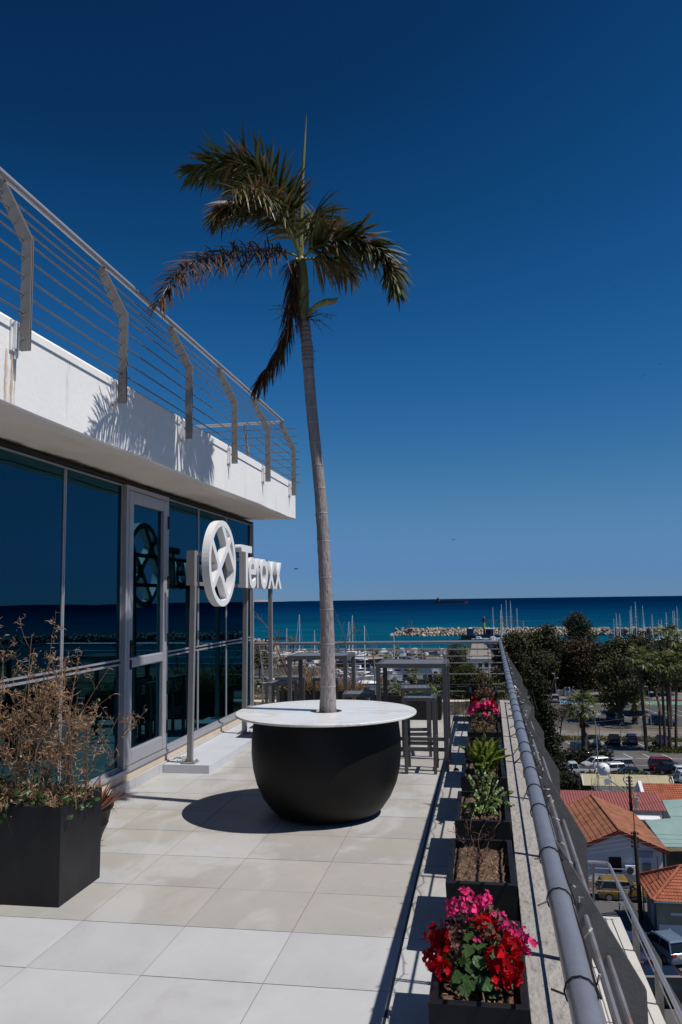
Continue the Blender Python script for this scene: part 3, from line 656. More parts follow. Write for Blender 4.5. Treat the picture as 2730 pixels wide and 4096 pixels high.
    m = MB(); m.tube([p + off for p in bez([(-1.46, 6.84, 4.25), (-1.38, 6.80, 4.33), (-1.28, 6.79, 4.37), (-1.20, 6.79, 4.375), (-1.15, 6.79, 4.41)], 5)], [.010, .012, .014, .016, .018, .020, .022, .024, .025, .027, .028, .029, .030, .030, .028, .026, .022, .016, .010, .005, .001], 10); m.build('flower_spathe', MAT['shaft_green'], t, smooth='all')
    m = MB(); rg = random.Random(5)
    for s, cnt in ((V((-1.53, 6.82, 4.27)), 22), (V((-1.45, 6.82, 4.24)), 12)):
        for i in range(cnt):
            a = rg.uniform(0, 6.28); l = rg.uniform(.15, .34); lf = -1 if s.x < -1.5 else 1
            d = V((lf * rg.uniform(-.3, 1), rg.uniform(-.7, .7), rg.uniform(-.55, .75))).normalized(); p = [s, s + d * l * .5 + V((0, 0, .03)), s + d * l + V((0, 0, -.03))]
            m.tube([x + off for x in p], [.004, .003, .0015], 4)
            for j in range(4):
                q = p[1].lerp(p[2], rg.random()); e = q + V((rg.uniform(-1, 1), rg.uniform(-1, 1), rg.uniform(-1, .6))) * .06; m.tube([q + off, e + off], [.002, .001], 3)
    m.build('old_flower_stalks', MAT['dead_bloom'], t)
palm()

# ------------------------------------------------------------------ bar tables and stools
def make_table(loc, label):
    t = thing('bar_table', label, 'table', loc, 0, 'tall square bar tables'); W, D, H, L = .735, .66, 1.088, .045
    for x in (0, W - L):
        for y in (0, D - L):
            m = MB(); m.bb(x, x + L, y, y + L, 0, H - .045); m.build('leg', MAT['table_paint'], t)
    m = MB(); m.bb(0, W, 0, L, H - .0445, H); m.bb(0, W, D - L, D, H - .0445, H); m.bb(0, L, L, D - L, H - .0445, H); m.bb(W - L, W, L, D - L, H - .0445, H); m.build('top_frame', MAT['table_paint'], t)
    for i in range(6):
        w = (W - 2 * L) / 6; m = MB(); m.bb(L + i * w + .0015, L + (i + 1) * w - .0015, L + .001, D - L - .001, H - .02, H - .003); m.build('slat', MAT['slat'], t)
    for a, b, c, d in ((L, W - L, .01, .035), (L, W - L, D - .035, D - .01)): m = MB(); m.bb(a, b, c, d, .20, .235); m.build('footrest', MAT['table_paint'], t)
    for a in (.01, W - .035): m = MB(); m.bb(a, a + .025, L, D - L, .20, .235); m.build('footrest', MAT['table_paint'], t)
    return t
make_table((-1.115, 8.56, 0), 'grey metal bar table standing nearest the right railing')
make_table((-2.355, 9.76, 0), 'grey metal bar table farther back behind the palm trunk')
def make_stool(loc, label, rz=0, W=.325, D=.36):
    t = thing('bar_stool', label, 'stool', loc, rz, 'backless slatted bar stools'); H, L = .757, .033
    for x in (0, W - L):
        for y in (0, D - L): m = MB(); m.bb(x, x + L, y, y + L, 0, H - .033); m.build('leg', MAT['table_paint'], t)
    m = MB(); m.bb(0, W, 0, L, H - .0325, H); m.bb(0, W, D - L, D, H - .0325, H); m.bb(0, L, L, D - L, H - .0325, H); m.bb(W - L, W, L, D - L, H - .0325, H); m.build('seat_frame', MAT['table_paint'], t)
    for i in range(5):
        w = (W - 2 * L) / 5; m = MB(); m.bb(L + i * w + .002, L + (i + 1) * w - .002, L + .001, D - L - .001, H - .02, H - .002); m.build('slat', MAT['slat'], t)
    for y in (.006, D - .027): m = MB(); m.bb(L, W - L, y, y + .021, .23, .265); m.build('footrest', MAT['table_paint'], t)
    for x in (.006, W - .027): m = MB(); m.bb(x, x + .021, L, D - L, .31, .345); m.build('stretcher', MAT['table_paint'], t)
    return t
make_stool((-.82, 8.42, 0), 'grey bar stool in front of the nearer table, all legs showing')
make_stool((-.92, 9.29, 0), 'grey bar stool just behind the nearer bar table', .12)
make_stool((-1.50, 8.70, 0), 'grey bar stool right of the palm trunk beside nearer table', .06)
make_stool((-2.65, 9.80, 0), 'grey bar stool at the left front of the farther table')
make_stool((-2.175, 10.40, 0), 'grey bar stool behind the palm trunk at the farther table', .2)
make_stool((-2.69, 10.52, 0), 'grey bar stool at the back left of the farther table', .06)
# ------------------------------------------------------------------ planters and plants on the terrace
def lumpy(mb, x0, x1, y0, y1, z, n, amp, seed):
    rg = random.Random(seed); g = [[V((x0 + (x1 - x0) * i / n, y0 + (y1 - y0) * j / n, z + rg.uniform(-amp, amp))) for j in range(n + 1)] for i in range(n + 1)]
    vs = [p for r in g for p in r]; k = n + 1
    mb.add(vs, [(i * k + j, (i + 1) * k + j, (i + 1) * k + j + 1, i * k + j + 1) for i in range(n) for j in range(n)])
def planter_box(x0, x1, y0, y1, h, label, taper=.012, wall=.028, group=None, soil=.045, seed=0):
    cx, cy = (x0 + x1) / 2, (y0 + y1) / 2; t = thing('planter_box', label, 'planter', (cx, cy, 0), 0, group)
    a, b = (x1 - x0) / 2, (y1 - y0) / 2; m = MB()
    def ring(q, r, z): return [V((-q, -r, z)), V((q, -r, z)), V((q, r, z)), V((-q, r, z))]
    m.loft([ring(a - taper, b - taper, 0.003), ring(a, b, h - .004), ring(a - .003, b - .003, h), ring(a - wall, b - wall, h), ring(a - wall, b - wall, h - soil - .03)], cap=False)
    m.add(ring(a - taper, b - taper, .003), [(3, 2, 1, 0)]); m.build('box', MAT['planter'], t)
    s = MB(); lumpy(s, -a + wall, a - wall, -b + wall, b - wall, h - soil, 16, .012, seed); s.build('soil', MAT['soil'], t)
    if soil < .1:
        s = MB(); rg = random.Random(seed + 50)
        for i in range(120):
            p = V((rg.uniform(-a + wall, a - wall) * .95, rg.uniform(-b + wall, b - wall) * .97, h - soil + .004)); d = V((rg.uniform(-1, 1), rg.uniform(-1, 1), rg.uniform(-.1, .5))); leaflet(s, p, d, V((0, 0, 1)), rg.uniform(.015, .05), rg.uniform(.0015, .004), .3, rg.random(), seg=2)
        s.build('dry_litter', MAT['dry'], t)
    return t
def px0(y): return -.252 + .0066 * y
FR = [3.04, 4.27, 5.43, 6.70, 7.84, 8.885, 9.975, 11.08]
PL = ['black planter box holding the big red and pink geranium, nearest the camera', 'black planter box of dry soil with bare dark twigs', 'black planter box holding the round leaved succulent', 'black planter box holding the bright green fern', 'black planter box just behind the fern, mostly bare soil', 'black planter box holding low brownish matted plant', 'black planter box holding the pink geranium, farther off', 'black planter box holding the fading reddish geranium']
DEP = [.78, .76, .79, .74, .72, .70, .72, .68]
for i, y in enumerate(FR): planter_box(px0(y), px0(y) + .352, y, y + DEP[i], .352, PL[i], group='black planter boxes along the kerb', seed=i)
planter_box(-.215, .185, 11.93, 12.45, .43, 'black planter box with dry sticks in the far corner', group='black planter boxes along the kerb', seed=9)
planter_box(-1.62, -.62, 12.05, 12.42, .345, 'long black planter with trailing green plant behind the nearer table', seed=11)
planter_box(-2.99, -1.70, 11.85, 12.25, .43, 'long black planter of dry grasses behind the farther table', seed=12)
planter_box(-3.27, -2.49, 4.60, 5.13, .568, 'large black planter with dry weeds at the left', taper=.004, wall=.02, seed=13)

def disc_leaf(mb, c, nrm, r, t, lobes=0, m=0, n=9, cup=.25):
    nrm = nrm.normalized(); u = nrm.orthogonal().normalized(); w = nrm.cross(u); vs = [c]; a0 = RNG.random() * 6
    for i in range(n):
        a = a0 + 2 * math.pi * i / n; q = r * (1 + (.13 * math.cos(a * lobes) if lobes else 0)); vs.append(c + (u * math.cos(a) + w * math.sin(a)) * q + nrm * cup * r * (.6 + .4 * (i % 2)))
    mb.add(vs, [(0, 1 + i, 1 + (i + 1) % n) for i in range(n)], m, t)
def bloom(mb, c, r, n, rg):
    for i in range(n):
        d = V((rg.gauss(0, 1), rg.gauss(0, 1), rg.gauss(.25, 1))).normalized(); p = c + d * r * rg.uniform(.75, 1.05); k = 4
        nn = (d + V((rg.uniform(-.5, .5), rg.uniform(-.5, .5), rg.uniform(-.5, .5)))).normalized(); u = nn.orthogonal().normalized(); w = nn.cross(u); a0 = rg.random() * 6; t = rg.random()
        for j in range(k):
            a = a0 + 2 * math.pi * j / k; e = (u * math.cos(a) + w * math.sin(a)); f = nn.cross(e) * r * .20
            tip = p + e * r * .40 + nn * r * .10
            mb.add([p, p + e * r * .2 - f, tip - f * .7, tip + e * r * .06, tip + f * .7, p + e * r * .2 + f], [(0, 1, 2, 3, 4, 5)], 0, t)
def geranium(name, label, base, heads, leaves, spread, zs, seed, group, dead=8):
    rg = random.Random(seed); t = thing(name, label, 'plant', base, 0, group); B = V(base); st = MB(); lf = MB(); dd = MB()
    for c, x, y, z, r in heads:
        r *= .9
        p = V((x, y, z)) - B; hb = MB(); bloom(hb, p, r, int(26 * (r / .045) ** 1.2), rg); hb.build(c + '_bloom', MAT[c + '_petal'], t); q = V((p.x * .5 + rg.uniform(-.03, .03), p.y * .6, 0)); st.tube([q, (q + p) * .5 + V((0, 0, .03)), p], [.005, .004, .003], 5)
    for i in range(leaves):
        a = rg.random() * 6.28; q = math.sqrt(rg.random()); p = V((math.cos(a) * q * spread[0], math.sin(a) * q * spread[1], zs * (1 - .6 * q * q) * rg.uniform(.35, 1)))
        disc_leaf(lf, p, V((math.cos(a) * q * .9 + rg.uniform(-.3, .3), math.sin(a) * q * .9 - .2, .8)), rg.uniform(.014, .027), rg.random(), 5, n=14, cup=.12)
        st.tube([V((p.x * .4, p.y * .4, 0)), p], [.003, .002], 4)
    for i in range(dead):
        a = rg.random() * 6.28; q = math.sqrt(rg.random()); bloom(dd, V((math.cos(a) * q * spread[0], math.sin(a) * q * spread[1] + .05, zs * rg.uniform(.7, 1.25))), rg.uniform(.018, .035), 14, rg)
    st.build('stems', MAT['geranium'], t); lf.build('leaves', MAT['geranium'], t)
    if dead: dd.build('withered_blooms', MAT['dead_bloom'], t)['kind'] = 'stuff'
GG = 'geraniums in the planter boxes'
geranium('geranium_plant', 'large geranium with scarlet and hot pink blooms, nearest the camera', (-.06, 3.42, .31),
    [('pink', -.161, 3.60, .475, .036), ('pink', -.103, 3.62, .515, .038), ('pink', -.094, 3.58, .455, .036), ('pink', -.045, 3.62, .487, .032), ('pink', .035, 3.60, .430, .038), ('pink', .062, 3.42, .470, .036), ('pink', .112, 3.40, .455, .034), ('pink', .138, 3.38, .425, .036), ('pink', -.059, 3.38, .430, .024), ('pink', -.128, 3.45, .525, .03), ('pink', -.165, 3.48, .475, .026), ('pink', -.02, 3.66, .50, .03), ('pink', .0, 3.5, .47, .028),
     ('red', -.215, 3.30, .475, .045), ('red', -.222, 3.24, .415, .045), ('red', -.185, 3.22, .385, .036), ('red', -.02, 3.46, .458, .046), ('red', .015, 3.24, .425, .046), ('red', .062, 3.22, .400, .050), ('red', .070, 3.30, .450, .046), ('red', .026, 3.20, .365, .038), ('red', -.19, 3.30, .44, .038), ('red', -.06, 3.5, .452, .03)], 170, (.15, .27), .13, 1, GG, 22)
geranium('geranium_plant', 'bushy pink geranium with red edge blooms in the farther planter', (-.02, 10.32, .31),
    [('pink', -.08, 10.2, .454, .05), ('pink', -.023, 10.2, .458, .05), ('pink', .035, 10.22, .466, .048), ('pink', -.170, 10.15, .396, .05), ('pink', .126, 10.15, .385, .045), ('pink', -.003, 10.05, .352, .045), ('pink', -.127, 10.2, .442, .045), ('pink', .08, 10.2, .44, .035), ('red', .085, 10.32, .47, .045), ('red', .10, 10.3, .42, .05), ('red', -.13, 10.4, .49, .045)], 70, (.16, .26), .12, 2, GG, 26)
geranium('geranium_plant', 'fading geranium with few red blooms beside the far corner', (-.02, 11.42, .31), [('red', -.129, 11.1, .415, .045), ('red', .057, 11.1, .415, .045), ('red', .098, 11.12, .36, .04)], 70, (.15, .22), .15, 3, GG, 40)
def mat_plant():
    rg = random.Random(8); t = thing('matted_plant', 'low matted brownish green plant filling its planter box', 'plant', (-.02, 9.23, .31)); m = MB(); d = MB()
    for i in range(900):
        p = V((rg.uniform(-.135, .135), rg.uniform(-.29, .29), rg.uniform(0, .07) * (1 + math.sin(i)))); (m if rg.random() < .55 else d).t; disc_leaf(m if rg.random() < .55 else d, p, V((rg.uniform(-1, 1), rg.uniform(-1, 1), .8)), rg.uniform(.006, .013), rg.random(), n=5)
    m.build('leaves', MAT['olive'], t); d.build('withered_leaves', MAT['dead_bloom'], t)
mat_plant()
def fern():
    rg = random.Random(4); B = V((-.03, 7.08, .31)); t = thing('asparagus_fern', 'bright yellow green plumed fern spilling over its planter', 'plant', B); m = MB(); st = MB()
    tips = [(-.012, 7.15, .62), (-.153, 7.12, .58), (.117, 7.2, .565), (.152, 7.0, .45), (-.096, 6.9, .40), (-.243, 7.2, .51), (.231, 7.1, .455), (-.08, 7.2, .57), (.05, 7.18, .56), (-.13, 7.0, .5), (.08, 6.98, .5), (-.04, 6.95, .47), (.0, 7.0, .54), (.11, 7.08, .53), (-.06, 7.07, .56), (.17, 7.12, .5), (-.16, 7.2, .5), (.03, 6.88, .42), (-.1, 7.3, .53), (.06, 7.33, .55)]
    for q in tips:
        e = V(q) - B; s = V((e.x * .25, e.y * .25, 0)); c = bez([s, (s + e) * .5 + V((-e.x * .12, 0, .03)), e], 16); st.tube(c, .002, 4); k = len(c)
        for i in range(3, k):
            for j in range(34):
                w = .030 * math.sin(math.pi * (.12 + .86 * i / k)) + .003; a = rg.random() * 6.28; d = V((math.cos(a), math.sin(a), rg.uniform(.1, .9))); p = c[i].lerp(c[i - 1], rg.random())
                leaflet(m, p, d, V((rg.uniform(-1, 1), rg.uniform(-1, 1), 1)), w * rg.uniform(.6, 1.2), .0021, .1, rg.random(), seg=1)
    st.build('stems', MAT['fern'], t); m.build('needles', MAT['fern'], t)
fern()
def jade():
    rg = random.Random(6); B = V((-.03, 5.8, .31)); t = thing('jade_bush', 'round leaved succulent with drooping red stems over its planter', 'plant', B); m = MB(); st = MB()
    for q in [(-.021, 6.0, .60), (-.135, 5.95, .515), (.067, 5.95, .49), (.165, 5.9, .425), (.165, 5.85, .345), (-.225, 5.85, .31), (-.056, 5.7, .33), (.0, 5.8, .47), (-.1, 5.8, .42), (.08, 5.75, .40), (-.16, 5.7, .36), (.03, 5.95, .55), (-.07, 6.02, .54), (-.02, 5.75, .45), (.10, 5.9, .45), (.05, 5.62, .34), (-.12, 5.62, .33)]:
        e = V(q) - B; s = V((e.x * .2, e.y * .2, 0)); c = bez([s, (s + e) * .5 + V((0, 0, .04)), e], 9); st.tube(c, [.005 - .0002 * i for i in range(len(c))], 5); k = len(c)
        for i in range(3, k):
            for j in range(7):
                a = rg.random() * 6.28; d = V((math.cos(a), math.sin(a), rg.uniform(-.3, .7))); p = c[i].lerp(c[i - 1], rg.random()) + d * .012; disc_leaf(m, p, d + V((0, -.4, .5)), rg.uniform(.006, .0105), rg.random(), n=7, cup=.1)
    st.build('stems', MAT['dead_bloom'], t); m.build('leaves', MAT['succulent'], t)
jade()
def twigs(name, label, B, ends, mat, seed, side=5, r=.003, ll=.06):
    rg = random.Random(seed); B = V(B); t = thing(name, label, 'plant', B); m = MB()
    for q in ends:
        e = V(q) - B; s = V((e.x * .2, e.y * .3, 0)); c = bez([s, (s + e) * .5 + V((rg.uniform(-.03, .03), rg.uniform(-.03, .03), .02)), e], 6); m.tube(c, [r * (1 - .6 * i / 12) for i in range(len(c))], 5)
        for i in range(side):
            p = c[rg.randrange(4, len(c))]; d = V((rg.uniform(-1, 1), rg.uniform(-1, 1), rg.uniform(.2, 1))).normalized() * rg.uniform(.4, 1) * ll; m.tube([p, p + d * .6, p + d + V((0, 0, -.01))], [r * .5, r * .4, r * .25], 4); disc_leaf(m, p + d, d, r * 1.8, rg.random(), n=5)
    m.build('twigs', MAT[mat], t)
twigs('bare_twigs', 'bare dark red twigs standing in dry soil', (-.05, 4.75, .31), [(-.203, 4.9, .433), (-.125, 4.9, .50), (-.092, 4.95, .51), (-.034, 4.9, .46), (.065, 4.92, .485), (.03, 4.85, .42), (-.15, 4.8, .40), (-.06, 4.6, .36)], 'dead_bloom', 21)
twigs('dry_sticks', 'dry leaning sticks in the corner planter box', (-.02, 12.15, .38), [(-.06, 12.1, .66), (-.12, 12.2, .72), (.0, 12.15, .70), (.02, 12.2, .62), (-.02, 12.1, .74), (-.17, 12.2, .6)], 'dry', 22, 3)

def dry_weeds():
    rg = random.Random(11); B = V((-2.88, 4.86, .52)); t = thing('dry_weeds', 'tangle of tan dried weeds with curled leaves in the large black planter', 'plant', B); m = MB(); lf = MB(); gl = MB()
    def curl(p, d, L, t):
        d = d.normalized(); side = d.cross(V((rg.uniform(-1, 1), rg.uniform(-1, 1), rg.uniform(-1, 1)))).normalized(); q = p; dd = d; pts = []; k = 5; w = rg.uniform(.0014, .0026)
        nrm = dd.cross(side)
        for i in range(k + 1):
            ww = w * math.sin(math.pi * (.15 + .8 * i / k)) + .0004; pts += [q - side * ww, q + side * ww]; q = q + dd * (L / k); dd = (dd + nrm * rg.uniform(.35, .6)).normalized(); nrm = dd.cross(side)
        lf.add(pts, [(2 * i, 2 * i + 1, 2 * i + 3, 2 * i + 2) for i in range(k)], 0, t)
    def stem(p, d, L, r, lvl):
        k = 5; c = [p]; q = p.copy(); dd = d.normalized()
        for i in range(k): dd = (dd + V((rg.gauss(0, .10), rg.gauss(0, .10), rg.gauss(.02, .08)))).normalized(); q = q + dd * (L / k); c.append(q.copy())
        m.tube(c, [r * (1 - .6 * i / k) for i in range(k + 1)], 4 if lvl else 6, cap=False)
        nb = {0: rg.randrange(6, 10), 1: rg.randrange(2, 5), 2: 0}[lvl]
        for i in range(nb):
            f = rg.uniform(.18, 1); j = min(int(f * k), k - 1); b = c[j].lerp(c[j + 1], f * k - j); a = rg.random() * 6.28; bd = (dd * rg.uniform(.3, 1) + V((math.cos(a), math.sin(a), rg.uniform(-.1, .7)))).normalized()
            stem(b, bd, L * rg.uniform(.18, .38) * (1.2 - f * .5), r * .5, lvl + 1)
        for i in range({0: 3, 1: 4, 2: 3}[lvl]):
            f = rg.uniform(.2, 1); j = min(int(f * k), k - 1); b = c[j].lerp(c[j + 1], f * k - j); a = rg.random() * 6.28
            if rg.random() < .97: curl(b, V((math.cos(a), math.sin(a), rg.uniform(-.2, .8))), rg.uniform(.028, .065), rg.random())
            else: disc_leaf(gl, b + V((math.cos(a), math.sin(a), 0)) * .012, V((rg.uniform(-1, 1), -.5, .7)), rg.uniform(.006, .012), rg.random(), 3, n=7)
    tops = [(-2.90, 1.52), (-2.60, 1.50), (-3.10, 1.50), (-2.84, 1.44), (-2.72, 1.30), (-3.02, 1.28), (-2.66, 1.42), (-2.40, 1.16), (-2.24, 1.02), (-3.18, 1.35), (-2.50, 1.22), (-2.96, 1.40), (-3.22, 1.48), (-2.78, 1.36), (-2.34, 1.1), (-3.06, 1.2), (-2.48, 1.46), (-2.96, 1.56), (-3.2, 1.55), (-2.7, 1.54)]
    for x, z in tops:
        s = V((max(-.36, min(.36, (x + 2.88) * .75)) + rg.uniform(-.05, .05), rg.uniform(-.18, .2), 0)); e = V((x + 2.88, rg.uniform(-.15, .2), z - .52)); d = e - s; stem(s, d, d.length * rg.uniform(.92, 1.05), rg.uniform(.0035, .006), 0)
    for i in range(40):
        s = V((rg.uniform(-.36, .36), rg.uniform(-.22, .22), 0)); d = V((s.x * 1.2 + rg.gauss(0, .25), rg.gauss(-.1, .3), 1)); stem(s, d, rg.uniform(.35, .75), rg.uniform(.002, .004), 0 if rg.random() < .35 else 1)
    for i in range(90):
        s = V((rg.uniform(-.36, .36), rg.uniform(-.24, .22), 0)); d = V((rg.gauss(0, .7), rg.gauss(-.3, .6), .6)); stem(s, d, rg.uniform(.10, .26), .0018, 1)
    m.build('stems', MAT['dry'], t); lf.build('curled_leaves', MAT['dry'], t); gl.build('green_leaves', MAT['ivy'], t)
    iv = thing('ivy_plant', 'dark green ivy growing among the dried weeds', 'plant', B); m = MB(); st = MB()
    def ivyleaf(p, nrm, r, t):
        nrm = nrm.normalized(); u = nrm.cross(V((0, 0, 1))); u = u.normalized() if u.length > .1 else V((1, 0, 0)); w = nrm.cross(u); sh = [(0, -.9), (.5, -.45), (.95, -.35), (.62, .05), (.72, .55), (.25, .5), (0, .65), (-.25, .5), (-.72, .55), (-.62, .05), (-.95, -.35), (-.5, -.45)]
        m.add([p + nrm * r * .15] + [p + u * a * r + w * -b * r + nrm * rg.uniform(-.1, .1) * r for a, b in sh], [(0, 1 + i, 1 + (i + 1) % 12) for i in range(12)], 0, t)
    for i in range(230):
        x = rg.uniform(-.38, .40); y = rg.uniform(-.26, .18); z = abs(rg.gauss(.0, .09)) + .01; 
        if abs(x - .38) < .12: z = rg.uniform(-.02, .09); x += rg.uniform(0, .06)
        ivyleaf(V((x, y, z)), V((rg.uniform(-.6, .6), -.7 + rg.uniform(-.4, .4), .7)), rg.uniform(.013, .026), rg.random())
    c = bez([V((.02, -.2, .03)), V((.05, -.28, .06)), V((.07, -.30, -.02)), V((.10, -.295, -.10))], 6); st.tube(c, .0018, 4); ivyleaf(V((.05, -.30, .0)), V((-.2, -1, .2)), .024, .6); ivyleaf(V((.03, -.305, -.03)), V((-.3, -1, .0)), .020, .8)
    for i in range(18): st.tube([V((rg.uniform(-.3, .35), rg.uniform(-.2, .2), 0)), V((rg.uniform(-.35, .4), rg.uniform(-.24, .1), .12))], .0015, 4)
    m.build('leaves', MAT['ivy'], iv); st.build('stems', MAT['ivy'], iv)
dry_weeds()

def round_pot():
    t = thing('round_pot', 'round black pot half hidden behind the large planter', 'pot', (-2.985, 5.84, 0)); m = MB()
    m.lathe([(.02, .002), (.128, .002), (.135, .012), (.150, .06), (.185, .13), (.188, .137), (.186, .144), (.205, .225), (.212, .235), (.222, .245), (.225, .285), (.218, .295), (.198, .295), (.19, .24)], 48, cap=False); m.build('pot', MAT['planter'], t, smooth=30)
    m = MB(); m.lathe([(.01, .255), (.195, .25)], 24, cap=False); m.build('soil', MAT['soil'], t)
    a = thing('aloe_plant', 'salmon orange aloe rosette in the round black pot', 'plant', (-2.82, 5.72, .27)); rg = random.Random(12); m = MB(); d = MB()
    for i in range(26):
        an = rg.uniform(0, 6.28); el = rg.uniform(.25, 1.2); dv = V((math.cos(an) * math.cos(el), math.sin(an) * math.cos(el), math.sin(el))); L = rg.uniform(.18, .33); w = rg.uniform(.016, .026); s = dv.cross(V((0, 0, 1))).normalized(); up = s.cross(dv); r = []
        for k in range(5):
            f = k / 4; c = dv * L * f + V((0, 0, -.05 * f * f * rg.uniform(-.4, 1))) + V((dv.x, dv.y, 0)) * .03; q = w * (1 - f ** 1.5) + .001; r.append([c - s * q, c - up * q * .35, c + s * q, c + up * q * .1])
        m.loft(r)
    for i in range(40):
        an = rg.uniform(0, 6.28); p = V((math.cos(an) * .12, math.sin(an) * .12, .035)); leaflet(d, p, V((math.cos(an), math.sin(an), rg.uniform(.0, .5))), V((0, 0, 1)), rg.uniform(.05, .10), .003, 1.6, rg.random(), seg=4, curl=rg.uniform(-1, 1))
    m.build('leaves', MAT['aloe'], a); d.build('withered_leaves', MAT['dead_bloom'], a)
round_pot()

def far_plants():
    rg = random.Random(31); B = V((-2.35, 12.05, .38)); t = thing('dry_grass_clump', 'tall clump of tan dry grass behind the farther bar table', 'grass', B); m = MB(); g = MB()
    for i in range(620):
        p = V((rg.uniform(-.58, .6), rg.uniform(-.15, .15), 0)); d = V((rg.gauss(0, .35), rg.gauss(0, .35), 1)); (leaflet(m if rg.random() < .88 else g, p, d, V((rg.uniform(-1, 1), rg.uniform(-1, 1), 0)), rg.uniform(.28, .62) * (1.05 if p.x < .2 else .7), rg.uniform(.003, .007), rg.uniform(.4, 1.8), rg.random(), seg=4))
    m.build('dry_blades', MAT['dry_grass'], t); g.build('green_blades', MAT['olive'], t)
    t = thing('trailing_shrub', 'glossy green trailing shrub filling the long planter', 'plant', (-1.12, 12.23, .31)); m = MB(); s = MB()
    for i in range(900):
        p = V((rg.uniform(-.47, .47), rg.uniform(-.17, .15), abs(rg.gauss(.05, .07)) + .0)); p.z *= 1.5 if -.4 < p.x < -.1 else .8; disc_leaf(m, p, V((rg.uniform(-1, 1), rg.uniform(-1, .2), .9)), rg.uniform(.010, .020), rg.random(), n=6)
    for i in range(60): s.tube([V((rg.uniform(-.45, .45), 0, 0)), V((rg.uniform(-.47, .47), rg.uniform(-.2, .1), rg.uniform(.05, .2)))], .002, 4)
    m.build('leaves', MAT['hedge'], t); s.build('stems', MAT['hedge'], t)
    t = thing('bare_shrub', 'leafless arching shrub between the sign and farther table', 'plant', (-2.85, 12.0, .38)); o = V((-2.85, 12.0, .38)); m = MB()
    def br(pts, r):
        c = bez([V(p) - o for p in pts], 6); k = len(c); m.tube(c, [r * (1 - .75 * i / k) for i in range(k)], 5)
        for i in range(int(k * .9)):
            p = c[rg.randrange(3, k)]; d = V((rg.uniform(-1, 1), rg.uniform(-.6, .6), rg.uniform(-.1, 1))).normalized() * rg.uniform(.04, .22); m.tube([p, p + d * .5 + V((0, 0, .01)), p + d], [r * .3, r * .22, r * .1], 4)
    br([(-2.85, 12, .38), (-2.88, 11.9, .694), (-2.99, 11.8, 1.02), (-3.042, 11.8, 1.2), (-3.212, 11.8, 1.438), (-3.383, 11.8, 1.555)], .011)
    br([(-2.85, 12, .38), (-2.9, 11.9, .75), (-2.93, 11.85, 1.0), (-2.99, 11.85, 1.2), (-2.957, 11.8, 1.297)], .008); br([(-2.8, 12, .38), (-2.95, 11.9, .7), (-3.1, 11.9, .9), (-3.3, 11.9, 1.05)], .008); br([(-2.8, 12, .38), (-2.82, 11.95, .75), (-2.78, 11.9, 1.05)], .007)
    br([(-2.2, 12, .38), (-2.13, 12, .99), (-1.98, 12, 1.16), (-1.858, 12, 1.314)], .010); br([(-2.0, 12, .9), (-2.02, 12, 1.2), (-2.147, 12, 1.549)], .005); br([(-2.9, 12, .4), (-3.05, 11.95, .62), (-3.2, 11.9, .72)], .006)
    m.build('branches', MAT['dry'], t)
    t = thing('wire_plant_cage', 'black wire plant support cage near the far corner', 'wire cage', (-.42, 12.3, 0)); m = MB()
    for z, r in ((.02, .19), (.18, .18), (.34, .17), (.47, .20)): m.tube([V((r * math.cos(a), r * .8 * math.sin(a), z + rg.uniform(-.01, .01))) for a in [i * math.pi / 12 for i in range(25)]], .0022, 4)
    for i in range(26): a = rg.uniform(0, 6.28); m.tube([V((.19 * math.cos(a), .15 * math.sin(a), 0)), V((.18 * math.cos(a + .1), .14 * math.sin(a + .1), .25)), V((.2 * math.cos(a + rg.uniform(-.2, .2)), .16 * math.sin(a), rg.uniform(.42, .62)))], .0018, 4)
    m.tube([V((-.3 - .1 * i + .0, -.1 + .04 * math.sin(i * 2), .006)) for i in range(5)], .003, 4)
    m.build('wires', MAT['cable'], t)
    m = MB(); pts = [V((-.335, 8.62, .012)), V((-.315, 8.6, .02)), V((-.295, 8.605, .018)), V((-.28, 8.59, .008))]; m.tube(pts, [.008, .016, .014, .004], 7); tag(m.build('dry_leaf', MAT['dead_bloom']), 'small dark dead leaf lying on the tiles by planters', 'leaf')
far_plants()
